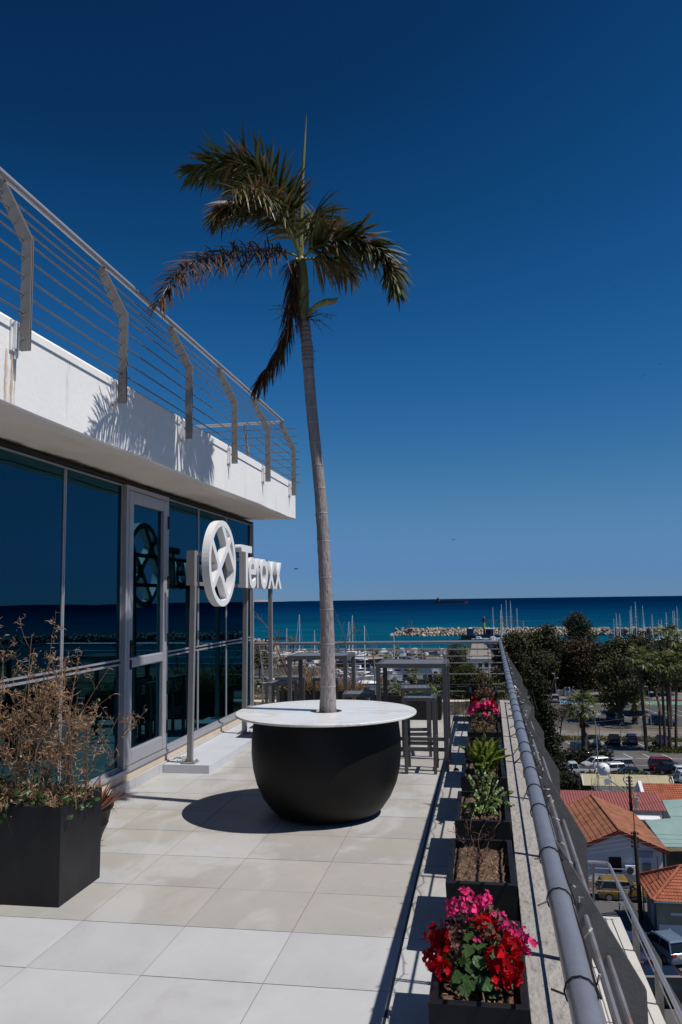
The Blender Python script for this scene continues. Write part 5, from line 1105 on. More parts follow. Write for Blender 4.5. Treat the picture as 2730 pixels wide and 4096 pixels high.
def hip_cottage():
    t = thing('hip_roof_cottage', 'stone cottage with bright orange hipped tile roof', 'house', (10.55, 58.8, GZ)); W, D = 9.0, 4.9
    m = MB(); m.bb(.4, W, .4, D - .4, 0, 2.45); m.build('wall', MAT['wall_cream'], t)
    m = MB(); m.bb(.385, W, .385, .40, 0, .95); m.build('plinth_paint', MAT['wall_white'], t)
    A, B, C, E = V((0, 0, 2.5)), V((W, 0, 2.5)), V((-.15, D, 2.5)), V((W, D, 2.5)); P, Q = V((2.35, D / 2, 4.0)), V((W - .2, D / 2, 4.0))
    m = MB(); m.add([A, B, Q, P, C, E], [(0, 1, 2, 3), (0, 3, 4), (4, 3, 2, 5), (0, 4, 5, 1)]); ro = m.build('roof', MAT['tile_gap'], t)
    tiled_slope(ro, A, B, P, Q, .30, 'tile_orange', .20); tiled_slope(ro, C, A, P, P, .34, 'tile_orange', .20); tiled_slope(ro, E, C, Q, P, .30, 'tile_orange', .20)
    for a, b in ((A, P), (C, P), (P, Q)):
        n = int((b - a).length / .34)
        for i in range(n): m = MB(); m.tube([a.lerp(b, i / n) + V((0, 0, .09)), a.lerp(b, (i + 1.1) / n) + V((0, 0, .12))], [.13, .105], 8); m.build('ridge_tile', MAT['tile_orange'], ro)
    for a, b in ((A, B), (A, C)): m = MB(); m.tube([a + V((0, 0, -.03)), b + V((0, 0, -.03))], .07, 6); m.build('gutter', MAT['teal_trim'], t)
    m = MB(); m.bb(1.15, 2.05, .37, .40, 1.55, 1.72); m.build('vent', MAT['wall_white'], t)
    m = MB(); m.tube([(.9, 2.5, 3.1), (.9, 2.5, 4.7)], .03, 6); m.build('vent_pipe', MAT['darkmetal'], t)
    m = MB(); m.bb(.37, .4, 1.2, 2.0, 0, 1.9); m.build('door', MAT['blue_paint'], t)
    g = thing('blue_gate', 'blue framed wire mesh gate and fence before the cottage', 'gate', (9.0, 63.0, GZ))
    for (x, h) in ((0, 2.2), (.9, 2.0), (1.85, 2.2)): m = MB(); m.tube([(x, x * .55, 0), (x, x * .55, h)], .05, 6); m.build('post', MAT['blue_paint'], g)
    for z in (.1, 1.1, 1.9): m = MB(); m.tube([(0, 0, z), (1.85, 1.02, z)], .03, 5); m.build('rail', MAT['blue_paint'], g)
    m = MB()
    for i in range(18): m.tube([(i * .105, i * .058, .1), (i * .105, i * .058, 1.9)], .008, 3)
    for i in range(16): m.tube([(0, 0, .1 + i * .115), (1.85, 1.02, .1 + i * .115)], .008, 3)
    o = m.build('mesh', MAT['galv'], g); o['kind'] = 'stuff'
hip_cottage()

def canopy(label, pts, loc):
    t = thing('shade_canopy', label, 'canopy', loc, 0, 'teal shade canopies beside the house'); o = V(loc); n = 8; p = [V(q) - o for q in pts]; vs = []
    for i in range(n + 1):
        for j in range(n + 1):
            u, v = i / n, j / n; q = p[0].lerp(p[1], u).lerp(p[3].lerp(p[2], u), v); q.z -= .35 * math.sin(math.pi * u) * math.sin(math.pi * v) - .12 * math.sin(3 * math.pi * u) * .3; vs.append(q)
    m = MB(); k = n + 1; m.add(vs + [q - V((0, 0, .03)) for q in vs], [(i * k + j, (i + 1) * k + j, (i + 1) * k + j + 1, i * k + j + 1) for i in range(n) for j in range(n)] + [(k * k + i * k + j, k * k + i * k + j + 1, k * k + (i + 1) * k + j + 1, k * k + (i + 1) * k + j) for i in range(n) for j in range(n)]); m.build('fabric', MAT['canopy'], t, smooth='all')
    for q in p: m = MB(); m.tube([V((q.x, q.y, GZ - o.z)), q], .05, 6); m.build('post', MAT['teal_trim'], t)
canopy('large teal shade canopy right of the brown tiled house', [(13.6, 77.5, -18.1), (21, 79, -17.7), (21, 70.5, -18.4), (14.0, 71.6, -18.6)], (16, 75, GZ))
canopy('smaller teal shade canopy with dark shadow behind the larger one', [(16.5, 84.6, -18.0), (22, 84.8, -17.6), (22, 80.4, -18.9), (16.7, 80.8, -19.2)], (19, 83, GZ))
def awning():
    t = thing('carport_awning', 'long curved cream carport roof behind the red metal roof', 'awning', (14, 92.5, GZ)); x0, x1 = -4.1, 5.0; n = 8
    for k in range(8):
        a, b = x0 + (x1 - x0) * k / 8 + .01, x0 + (x1 - x0) * (k + 1) / 8 - .01; r = []
        for x in (a, b):
            top = [V((x, -1.5 + 3.0 * i / n, 2.45 + 1.05 * math.sin(math.pi * (.12 + .5 * i / n)))) for i in range(n + 1)]; r.append(top + [q - V((0, 0, .03)) for q in reversed(top)])
        m = MB(); m.loft(r); m.build('roof_panel', MAT['awning'], t)
    for x in (x0, x0 + 4.5, x1):
        m = MB(); m.tube([(x, 1.4, 0), (x, 1.4, 3.3), (x, .2, 3.45)], .06, 6); m.build('post', MAT['galv'], t)
        m = MB(); m.tube([(x + .05, -1.55, 2.85), (x + .05, -.6, 3.75), (x + .05, .1, 3.6)], .05, 5); m.build('bracket', MAT['white_gloss'], t)
awning()
def tank_tower():
    t = thing('water_tank_tower', 'round white water tank on a lattice steel stand', 'water tank', (11.75, 88.6, GZ)); c = V((0, 0, 5.0))
    m = MB(); m.lathe([(.02, -.62), (.30, -.56), (.50, -.40), (.60, -.15), (.62, .1), (.56, .34), (.40, .54), (.2, .62), (.02, .64)], 24, c); m.build('tank', MAT['white_gloss'], t, smooth='all')
    textmesh('ΧΑΡΑΛΑΜΠΟΥΣ', .11, 'lettering', 'signblue', t, (0, -.64, 4.98), (math.pi / 2, 0, 0)) if False else None
    m = MB(); m.box((0, -.60, 5.28), (.16, .06, .14)); m.build('label', MAT['grey_paint'], t)
    for sx in (-.6, .6):
        for sy in (-.6, .6): m = MB(); m.tube([(sx, sy, 0), (sx, sy, 4.45)], .04, 5); m.build('leg', MAT['galv'], t)
    for z in (.8, 1.9, 3.0, 4.3):
        for a, b in (((-.6, -.6), (.6, -.6)), ((.6, -.6), (.6, .6)), ((.6, .6), (-.6, .6)), ((-.6, .6), (-.6, -.6))): m = MB(); m.tube([(*a, z), (*b, z)], .03, 5); m.build('brace', MAT['galv'], t)
    for z in (1.9, 3.0): m = MB(); m.tube([(-.6, -.6, z), (.6, -.6, z + 1.1)], .025, 5); m.build('brace', MAT['galv'], t)
    m = MB(); m.tube([(.2, -.75, 3.95), (.2, -.79, 3.95)], .32, 18); m.build('satellite_dish', MAT['white_gloss'], t)
    for x in (-1.3, -.95): m = MB(); m.tube([(x, -.5, 0), (x, -.5, 4.2)], .03, 5); m.build('ladder_rail', MAT['galv'], t)
    for z in (3.0, 3.6): m = MB(); m.tube([V((-1.12 + .28 * math.cos(a), -.7 + .28 * math.sin(a), z)) for a in [i * .5 for i in range(14)]], .02, 4); m.build('cage_hoop', MAT['galv'], t)
    m = MB(); m.tube([(.65, -.2, 3.9), (2.6, -.4, 2.5)], .07, 5); m.build('solar_strut', MAT['grey_paint'], t)
tank_tower()

def utility_pole(loc, top, lean, label, arms=True):
    t = thing('utility_pole', label, 'pole', loc, 0, 'wooden utility poles'); o = V(loc); h = top - o.z; m = MB(); m.tube([(0, 0, 0), (lean[0], lean[1], h)], [.17, .12], 9); m.build('pole', MAT['pole_wood'], t)
    m = MB(); m.tube([(lean[0], lean[1], h - .1), (lean[0] * 1.05, lean[1], h + 1.3)], .035, 5); m.build('mast', MAT['darkmetal'], t)
    if arms:
        for i, z in enumerate((h - .15, h - .45, h - .75, h - 1.05)):
            m = MB(); m.tube([(lean[0] - .22, lean[1], z), (lean[0] + .22, lean[1], z)], .03, 5); m.tube([(lean[0] + .22, lean[1], z - .06), (lean[0] + .22, lean[1], z + .1)], .05, 6); m.tube([(lean[0] - .22, lean[1], z - .06), (lean[0] - .22, lean[1], z + .1)], .05, 6); m.build('insulator', MAT['darkmetal'], t)
    return t
utility_pole((10.35, 62.4, GZ), -15.0, (-.15, 0), 'tall dark wooden pole rising beside the tiled cottage')
utility_pole((12.95, 80.3, GZ), -14.9, (-.05, 0), 'wooden pole with tangled wires before the red metal roof')
utility_pole((25.0, 127.0, GZ), -15.3, (.05, 0), 'short wooden pole beside the palm trunks in the car park', False)
def wires():
    t = thing('overhead_wires', 'thin overhead wires strung from the tall wooden poles', 'wires', (11, 66, -15))
    def w(a, b, sag, r=.012):
        a, b = V(a), V(b); m = MB(); o = V((11, 66, -15)); m.tube([a.lerp(b, i / 10) - V((0, 0, sag * 4 * (i / 10) * (1 - i / 10))) - o for i in range(11)], r, 4); m.build('wire', MAT['cable'], t)
    for i, z in enumerate((-15.15, -15.45, -15.75, -16.05)): w((10.25, 62.4, z), (45, 66, z + .8 + i * .1), .5); w((10.1, 62.4, z), (-16, 55, z - .8), .5)
    w((10.2, 62.4, -13.9), (40, 64, -12.6), .4); w((25, 127, -15.5), (6, 120, -16.3), .5); w((25, 127, -15.5), (50, 131, -15.0), .4); w((12.9, 80.3, -15.1), (40, 92, -13), .5)
    rg = random.Random(2); m = MB(); o = V((11, 66, -15)); c = V((13.2, 80.1, -17.0))
    for i in range(16): m.tube([c - o + V((rg.uniform(-.2, .45), rg.uniform(-.1, .1), rg.uniform(-1.0, .7))) for _ in range(5)], .016, 4)
    m.build('wire_tangle', MAT['paleplastic'], t)
wires()
def lamp_post(loc, h, label, arm=.55):
    t = thing('street_lamp', label, 'street lamp', loc, 0, 'slim grey street lamps'); m = MB(); m.tube([(0, 0, 0), (-.05, 0, h * .55), (-.15, 0, h - .8), (-.32, 0, h)], [.085, .07, .06, .05], 8); m.build('column', MAT['galv'], t)
    for dx, dz in ((-.5, .0), (.35, -1.0)): m = MB(); m.box((dx, 0, h + dz), (.55, .28, .14)); m.build('lantern', MAT['white_gloss'], t); m = MB(); m.tube([(-.2, 0, h + dz - .05), (dx, 0, h + dz)], .03, 5); m.build('arm', MAT['galv'], t)
lamp_post((14.15, 111.6, GZ), 8.3, 'slim lamp post standing beside the lone palm'); lamp_post((27.6, 147.0, GZ), 7.2, 'slim lamp post among the palm trunks at right'); lamp_post((15.6, 187.5, GZ), 5.6, 'small lamp post beside the pale grey SUV')
def chain_fence():
    t = thing('chain_fence', 'grey chain link fence with cranked posts behind the car park', 'fence', (20, 135.2, GZ)); me = MB(); me.tube([(0, 0, 0), (0, 0, 2.2), (-.1, -.3, 2.6)], .06, 6); pm = me.mesh('post', MAT['galv'])
    for i in range(14): link('post', pm, t, (-12 + i * 3.2, 0, 0))
    for z in (1.0, 2.15): m = MB(); m.tube([(-12, 0, z), (30, 0, z)], .025, 5); m.build('rail', MAT['galv'], t)
    t2 = thing('concrete_barrier', 'low grey concrete barrier under the eucalyptus', 'barrier', (18.8, 193.6, GZ)); m = MB(); m.bb(-2.6, 2.6, -.3, .3, 0, 1.35); m.build('wall', MAT['concrete'], t2, bevel=.05)
    s = thing('notice_board', 'white notice board with dark round mark before the barrier', 'sign', (18.55, 193.0, GZ)); m = MB(); m.box((0, 0, 1.05), (1.25, .06, 2.0)); m.build('board', MAT['white_gloss'], s)
    m = MB(); m.tube([(0, -.035, 1.55), (0, -.05, 1.55)], .42, 20); m.build('round_mark', MAT['signblue'], s)
    for z, w in ((.85, .8), (.55, .9), (.3, .7)): m = MB(); m.box((.02, -.04, z), (w, .02, .10)); m.build('text_line', MAT['signblue'], s)
    m = MB(); m.box((-.35, 0, .05), (.1, .5, .1)); m.box((.35, 0, .05), (.1, .5, .1)); m.build('foot', MAT['galv'], s)
chain_fence()

# ------------------------------------------------------------------ trees, palms, hedges of the town
def tree(name, label, base, blobs, n, size, mat, tr=.25, group=None, seed=0, elong=1.8, droop=0, clump=9, cs=.9, limbs=True):
    rg = random.Random(seed); B = V(base); t = thing(name, label, 'tree', B, 0, group); m = MB(); w = MB(); tot = sum(b[3] * b[4] * b[5] for b in blobs); tops = []
    for b in blobs:
        c = V(b[:3]) - B; r = V(b[3:6]); k = int(n * b[3] * b[4] * b[5] / tot / clump); tops.append(c)
        for i in range(k):
            d = V((rg.gauss(0, 1), rg.gauss(0, 1), rg.gauss(0, 1))).normalized(); q = rg.random() ** .45; cc = c + V((d.x * r.x, d.y * r.y, d.z * r.z)) * q; tt = rg.random()
            for j in range(clump):
                p = cc + V((rg.gauss(0, cs), rg.gauss(0, cs), rg.gauss(0, cs * .7))) * .55; a = V((rg.gauss(0, 1), rg.gauss(0, 1), rg.gauss(-droop, .7))).normalized(); s = a.cross(V((rg.gauss(0, 1), rg.gauss(0, 1), rg.gauss(0, 1)))).normalized(); L = size * rg.uniform(.6, 1.3); wd = L / elong
                m.quad(p, p + a * L * .5 + s * wd * .5, p + a * L, p + a * L * .5 - s * wd * .5, 0, min(1, max(0, tt + rg.uniform(-.25, .25))))
    m.build('crown', MAT[mat], t)
    hub = V((sum(c.x for c in tops) / len(tops) * .4, sum(c.y for c in tops) / len(tops) * .4, max(1.0, min(c.z for c in tops) * .7)))
    w.tube([V((0, 0, -.1)), hub * .5 + V((rg.uniform(-.2, .2), 0, 0)), hub], [tr * 1.2, tr, tr * .8], 8)
    if limbs:
        for c in tops:
            mid = (hub + c) * .5 + V((rg.uniform(-.4, .4), rg.uniform(-.4, .4), rg.uniform(-.2, .5))); w.tube([hub, mid, c], [tr * .7, tr * .4, tr * .12], 6)
            for i in range(3): e = c + V((rg.uniform(-1, 1), rg.uniform(-1, 1), rg.uniform(-.2, 1))) * (c - hub).length * .3; w.tube([mid, (mid + e) * .5 + V((0, 0, .2)), e], [tr * .35, tr * .2, tr * .06], 5)
    w.build('trunk', MAT['bark'], t)
def blobs(x, y, top, bot, hw, n, seed, flat=.8):
    rg = random.Random(seed); out = []; H = top - bot
    for i in range(n):
        f = (i + .5) / n; r = hw * rg.uniform(.52, .72); z = bot + r * .7 + (H - 1.5 * r) * f; k = math.sin(math.pi * (.2 + .72 * f)); a = rg.uniform(0, 6.28); out.append((x + math.cos(a) * hw * .62 * k, y + math.sin(a) * hw * .62 * k, z, r, r, r * flat))
    return out
TG = 'trees between the car parks and the marina'
tree('eucalyptus_tree', 'dark eucalyptus just right of the far railing corner', (7.3, 205, GZ), blobs(7.3, 205, -6.2, -17.5, 4.3, 9, 1), 13000, .62, 'euc', .3, TG, 1, droop=.5)
tree('eucalyptus_tree', 'broad dark eucalyptus left of the tall pine', (15.3, 215, GZ), blobs(15.3, 215, -5.0, -19, 5.2, 11, 2), 15000, .62, 'euc', .35, TG, 2, droop=.5)
tree('casuarina_tree', 'feathery green pine rising above all the other trees', (26.0, 238, GZ), [(26, 238, -4.6, 2.2, 2, 1.6), (24.4, 238, -6.6, 2.2, 2, 1.8), (27.8, 238, -7.2, 2.4, 2, 2.0), (29.0, 238, -10.4, 2.4, 2, 1.9), (25.5, 238, -9.8, 2.6, 2, 2.2), (26.8, 238, -12.4, 3, 2.5, 2.5)], 7500, .8, 'casuarina', .3, TG, 3, elong=4, droop=-.6)
tree('eucalyptus_tree', 'reddish brown eucalyptus at the middle of the tree mass', (21.8, 199, GZ), blobs(21.8, 199, -7.5, -18.5, 5.6, 11, 4), 15000, .6, 'euc_red', .35, TG, 4, droop=.5)
tree('eucalyptus_tree', 'dark eucalyptus right of the reddish one', (28.3, 186, GZ), blobs(28.3, 186, -6.4, -18.5, 5.0, 10, 5), 14000, .6, 'euc', .35, TG, 5, droop=.5)
tree('eucalyptus_tree', 'dark broad eucalyptus second from the right edge', (34.6, 191, GZ), blobs(34.6, 191, -6.3, -18, 4.8, 10, 6), 13000, .6, 'euc', .35, TG, 6, droop=.5)
tree('eucalyptus_tree', 'dark eucalyptus at the right edge behind the tall palms', (41.0, 196, GZ), blobs(41.0, 196, -7.6, -18, 4.6, 9, 7), 12000, .6, 'euc', .35, TG, 7, droop=.5)
tree('eucalyptus_tree', 'eucalyptus with weeping branches hanging over the far car park', (23.6, 153.3, GZ), blobs(24.0, 155, -9.0, -16.5, 3.6, 7, 8) + [(21.3, 152.5, -16.2, 1.3, 1.2, 2.0), (22.1, 152.5, -18.2, 1.0, 1.0, 1.5), (26.0, 152, -14.6, 1.4, 1.2, 1.6)], 9000, .5, 'euc', .55, TG, 8, droop=1.6)
tree('eucalyptus_tree', 'eucalyptus partly screened by the tall palms', (32.0, 160, GZ), blobs(32.0, 165, -8.8, -17, 4.2, 7, 18), 10000, .55, 'euc', .3, TG, 18, droop=.6)
tree('eucalyptus_tree', 'dim eucalyptus low behind the blue painted bay', (12.5, 195, GZ), blobs(13.5, 197, -10.5, -18.5, 4.0, 7, 28), 10000, .55, 'euc', .3, TG, 28, droop=.5)
tree('cypress_tree', 'dense dark cypress close beyond the railing', (7.3, 107, GZ), [(6.6, 107, -8.9, .9, .9, 1.2), (6.9, 107, -10.3, 1.2, 1.1, 1.3), (6.6, 107, -11.9, 1.5, 1.3, 1.5), (7.4, 107, -13.4, 1.5, 1.3, 1.5), (6.8, 107, -14.9, 1.7, 1.5, 1.6), (7.6, 107, -16.4, 1.7, 1.5, 1.6), (7.2, 107, -18.0, 1.7, 1.5, 1.5), (8.3, 106.5, -19.4, 1.6, 1.4, 1.4), (9.2, 106, -20.2, 1.3, 1.2, 1.0), (5.6, 107, -16, 1.7, 1.5, 2.5)], 15000, .36, 'cypress', .3, None, 9, elong=1.6, cs=.45)
tree('bare_branch_tree', 'thin half bare tree with reddish leaves beside the fence', (11.6, 135.6, GZ), blobs(12.2, 136, -14.6, -18.4, 2.4, 7, 10), 620, .38, 'euc_red', .12, None, 10, cs=.9)
tree('pine_tree', 'dense bushy pine behind the far railing', (-6.1, 192, GZ), [(-6.3, 192, -9.9, 1.3, 1.2, 1.5), (-6.9, 192, -12.2, 1.9, 1.7, 1.9), (-5.2, 192, -12.0, 1.7, 1.5, 2.0), (-5.2, 192, -14.6, 2.1, 2, 1.9), (-7.0, 192, -15.0, 2.0, 2, 2.0), (-5.8, 192, -17.4, 2.2, 2, 2.2)], 9000, .45, 'casuarina', .25, None, 11, elong=3)
tree('olive_tree', 'broad yellow green tree behind the far right planters', (-2.2, 165, GZ), [(-3.0, 165, -13.0, 2.6, 2, 1.5), (-5.2, 165, -14.9, 2.4, 2, 1.7), (-1.0, 165, -14.6, 2.6, 2, 1.8), (.9, 165, -15.8, 2.3, 2, 1.8), (-3.2, 165, -16.8, 2.8, 2, 2.0), (-6.6, 165, -17.6, 2.2, 2, 1.9), (.4, 165, -18.4, 2.5, 2, 2.0), (3.0, 165, -17.0, 2.0, 2, 1.8)], 13000, .42, 'olive', .3, None, 12, elong=2)
tree('olive_tree', 'wide dark olive tree beside the yard wall at far left', (-63.8, 231, GZ), [(-66, 231, -14.6, 2.4, 2, 1.5), (-63, 231, -14.4, 2.4, 2, 1.5), (-61.2, 231, -16.2, 2.2, 2, 1.6), (-65, 231, -16.8, 2.8, 2, 1.6)], 2600, .5, 'olive', .28, None, 13)
tree('olive_tree', 'dark shrubby tree low behind the palm of the marina yard', (-9.5, 205, GZ), [(-10.5, 205, -18.6, 2.6, 2, 1.6), (-7.6, 205, -18.0, 2.4, 2, 1.8), (-12.6, 205, -19.6, 1.8, 1.6, 1.2)], 2200, .45, 'olive', .2, None, 14)
tree('dry_shrub_tree', 'twiggy brownish shrub below the sloping path', (-52.0, 172, GZ), [(-53, 172, -19.6, 2.6, 1.6, 1.1), (-50, 172, -19.7, 2.6, 1.6, 1.0), (-47.6, 171, -19.9, 1.8, 1.6, .9)], 700, .4, 'euc_red', .15, None, 15)

def fan_mesh(seed, dead=False):
    rg = random.Random(seed); m = MB(); n = 15
    st = V((0, 0, 0)); e = V((.95 if not dead else .7, 0, .10 if not dead else -.5)); m.tube([st, e], [.03, .016], 4, t=.7)
    for i in range(n):
        a = -1.25 + 2.5 * i / (n - 1); d = V((math.cos(a), math.sin(a), rg.uniform(-.05, .2) - (.9 if dead else 0))); leaflet(m, e, d, V((0, 0, 1)), rg.uniform(.6, 1.0), .046, rg.uniform(.5, 1.4) if not dead else 1.5, rg.random(), seg=3)
    return m
FAN = [fan_mesh(i).mesh('fan_leaf', MAT['washingtonia']) for i in range(4)]; DFAN = [fan_mesh(9 + i, True).mesh('dead_leaf', MAT['deadpalm']) for i in range(2)]
def fan_palm(base, top, r, label, tr=.3, n=30, dead=16, lean=(0, 0), group='fan palms of the car parks', skirt=1.0, seed=0):
    rg = random.Random(seed); B = V(base); t = thing('fan_palm', label, 'palm', B, 0, group); h = top - B.z; m = MB(); k = 14
    m.tube([V((lean[0] * (i / k) ** 1.3, lean[1] * i / k, h * i / k)) for i in range(k + 1)], [tr * .78 * (1.15 - .4 * i / k) * (1 + .12 * (i % 2)) for i in range(k + 1)], 9); m.build('trunk', MAT['palmtrunk'], t)
    C = V((lean[0], lean[1], h))
    n = int(n * .9)
    for i in range(n):
        a = i * 2.4 + rg.uniform(-.3, .3); el = 1.30 - 2.0 * ((i + .5) / n) + rg.uniform(-.15, .15); link('fan_leaf', FAN[i % 4], t, C, Euler((rg.uniform(-.3, .3), -el, a), 'XYZ'), (r / 1.65,) * 3)
    for i in range(dead): a = i * 2.4; link('dead_leaf', DFAN[i % 2], t, C - V((0, 0, skirt * rg.uniform(.1, 1.0))), Euler((0, rg.uniform(.7, 1.2), a), 'XYZ'), (r / 1.9,) * 3)
fan_palm((13.4, 119.5, GZ), -13.9, 2.7, 'lone fan palm standing in the middle of the car park', .42, 34, 12, seed=1)
fan_palm((26.0, 152.8, GZ), -16.6, 2.5, 'short fan palm with thick skirt of dead leaves', .5, 34, 34, skirt=3.0, seed=2)
fan_palm((23.1, 127.4, GZ), -8.0, 2.4, 'tall fan palm leaning left at the head of the trunks', .30, 30, 14, lean=(-.5, 0), seed=3)
fan_palm((31.0, 148, GZ), -5.7, 2.8, 'tallest fan palm standing above the trees at right', .30, 32, 12, lean=(.3, 0), seed=4)
fan_palm((25.8, 127.6, GZ), -8.7, 2.6, 'tall fan palm with rough trunk, middle of the right cluster', .26, 30, 10, seed=5)
fan_palm((26.5, 127.9, GZ), -9.4, 2.4, 'tall fan palm with knobbly trunk just right of its neighbour', .26, 28, 10, seed=6)
fan_palm((27.3, 127.8, GZ), -8.6, 2.5, 'tall fan palm at the very right edge, leaning right', .24, 28, 10, lean=(.8, 0), seed=7)
QG = 'small palms of the marina'
fan_palm((-4.2, 197, GZ), -10.2, 2.0, 'palm beside the bushy pine behind the far railing', .25, 26, 8, group=QG, seed=8)
fan_palm((-38.0, 290, GZ), -18.3, 2.2, 'small quay palm left of the railing post', .35, 22, 6, group=QG, seed=9)
fan_palm((-31.3, 300, GZ), -18.0, 2.3, 'quay palm beside the blue covered boat', .35, 22, 6, group=QG, seed=10)
fan_palm((-33.3, 285, GZ), -18.8, 2.2, 'quay palm behind the railing post', .35, 22, 6, group=QG, seed=11)
fan_palm((-22.2, 300, GZ), -18.6, 2.2, 'low quay palm below the tan covered boat', .35, 22, 6, group=QG, seed=12)
fan_palm((-18.2, 216.5, GZ), -18.6, 2.6, 'spreading palm before the white marina building', .35, 30, 10, group=QG, seed=13)
fan_palm((-77, 330, GZ), -15.2, 2.3, 'palm by the slipway frame at far left', .3, 22, 8, group=QG, seed=14)

def bushes(name, label, cx, cy, w, d, h, n, mat, seed, size=.4, z=GZ, cat='hedge'):
    rg = random.Random(seed); t = thing(name, label, cat, (cx, cy, z)); m = MB(); s = MB()
    for i in range(n):
        p = V((rg.uniform(-w, w), rg.uniform(-d, d), h * rg.random() ** .7 * (.6 + .4 * math.sin(i * .37)))); a = V((rg.gauss(0, 1), rg.gauss(0, 1), rg.gauss(.3, .7))).normalized(); q = a.cross(V((rg.gauss(0, 1), rg.gauss(0, 1), rg.gauss(0, 1)))).normalized(); L = size * rg.uniform(.6, 1.3); m.quad(p, p + a * L * .5 + q * L * .25, p + a * L, p + a * L * .5 - q * L * .25, 0, rg.random())
    for i in range(10): x = rg.uniform(-w, w); s.tube([(x, 0, 0), (x + rg.uniform(-.2, .2), 0, h * .7)], .04, 5)
    m.build('foliage', MAT[mat], t); s.build('stems', MAT['bark'], t)
bushes('hedge', 'dense green hedge at the foot of the lone palm', 13.0, 117.6, 3.9, 1.1, 1.9, 2600, 'cypress', 41); bushes('hedge', 'dark hedge beside the cream carport roof', 10.0, 98.0, 1.8, 1.2, 2.6, 2600, 'cypress', 42); bushes('hedge', 'low clipped hedge behind the carport roof', 15.5, 104.6, 4.6, .8, 1.5, 2600, 'olive', 43)
bushes('grass_island', 'rough grassy island under the palm trunks', 29.5, 127.4, 6.0, 1.8, .55, 3200, 'olive', 44, .35, cat='grass'); bushes('grass_verge', 'dry grass verge along the chain link fence', 22, 136.2, 14, 1.2, .45, 3600, 'grass_mix', 45, .35, cat='grass')
bushes('shrub_bed', 'scrubby bank of mixed shrubs beside the sloping path', -55, 205, 9, 16, .9, 3800, 'grass_mix', 46, .6, cat='shrubs'); bushes('shrub_bed', 'green shrubs in front of the marina building', -8, 196, 9, 3, 1.8, 3000, 'olive', 47, .5, cat='shrubs'); bushes('shrub_bed', 'dark thicket filling the ground under the eucalyptus trees', 33, 206, 27, 5, 6.0, 9000, 'euc', 48, .9, cat='shrubs'); bushes('shrub_bed', 'dark thicket behind the notice board barrier', 14, 222, 12, 4, 6.5, 5000, 'euc', 49, .9, cat='shrubs')
# ------------------------------------------------------------------ marina buildings, boats, ship, birds
def flat_block(name, label, x0, x1, y0, y1, h, mat='wall_white', wins=(), rail=False, doors=()):
    t = thing(name, label, 'building', ((x0 + x1) / 2, (y0 + y1) / 2, GZ)); a, b = (x1 - x0) / 2, (y1 - y0) / 2; m = MB(); m.bb(-a, a, -b, b, 0, h); m.build('wall', MAT[mat], t); m = MB(); m.bb(-a - .2, a + .2, -b - .2, b + .2, h + .002, h + .3); m.build('roof', MAT['concrete'], t)
    for x, z, w, hh in wins: q = MB(); q.bb(x - w / 2, x + w / 2, -b - .03, -b + .02, z, z + hh); o = q.build('window', MAT['window_dark'], t); f = MB(); f.bb(x - w / 2 - .08, x + w / 2 + .08, -b - .10, -b - .035, z - .12, z); f.build('sill', MAT['white_gloss'], o)
    for x, w, hh, mt in doors: q = MB(); q.bb(x - w / 2, x + w / 2, -b - .04, -b + .02, 0, hh); q.build('door', MAT[mt], t)
    if rail:
        for i in range(11): q = MB(); q.tube([(-a + i * a / 5, -b, h + .3), (-a + i * a / 5, -b, h + 1.3)], .04, 5); q.build('rail_post', MAT['galv'], t)
        for z in (.75, 1.3): q = MB(); q.tube([(-a, -b, h + z), (a, -b, h + z)], .04, 5); q.build('rail', MAT['galv'], t)
    return t
t = flat_block('marina_office', 'white flat roofed marina office with teal door', -24.5, -9.5, 223, 231, 3.8, wins=[(-4, 1.2, 1.2, 1.1), (-1.5, 1.2, 1.0, 1.1), (3.6, 1.2, .8, 1.2), (-6, 2.9, 1.5, .5), (-3.5, 2.9, 1.5, .5), (-1, 2.9, 1.5, .5)], doors=[(1.4, 1.1, 2.2, 'teal_trim'), (2.7, 1.0, 2.1, 'window_dark')])
m = MB(); m.box((4.2, -4.3, 2.3), (1.9, .5, 1.6)); o = m.build('air_conditioner', MAT['white_gloss'], t); m = MB(); m.tube([(4.2, -4.56, 2.4), (4.2, -4.60, 2.4)], .55, 18); m.build('fan_grille', MAT['darkmetal'], o)
flat_block('harbour_building', 'long white harbour building with roof terrace railing', -8, 12, 254, 262, 3.6, wins=[(-3 + i * 1.9, 1.3, 1.2, 1.2) for i in range(7)], rail=True, doors=[(-6, 2.4, 2.4, 'window_dark')])
def kiosk():
    t = thing('tiled_kiosk', 'small pavilion with weathered tiled pyramid roof', 'pavilion', (7.2, 243, GZ)); m = MB(); m.bb(-3, 3, -3, 3, 0, 2.2); m.build('wall', MAT['wall_white'], t); a = [V((-3.6, -3.6, 2.25)), V((3.6, -3.6, 2.25)), V((3.6, 3.6, 2.25)), V((-3.6, 3.6, 2.25))]; p = V((0, 0, 4.2))
    m = MB(); m.add(a + [p], [(0, 1, 4), (1, 2, 4), (2, 3, 4), (3, 0, 4)]); r = m.build('roof', MAT['tile_gap'], t); tiled_slope(r, a[0], a[1], p, p, .5, 'wall_cream', .4); tiled_slope(r, a[3], a[0], p, p, .5, 'wall_cream', .4)
kiosk()
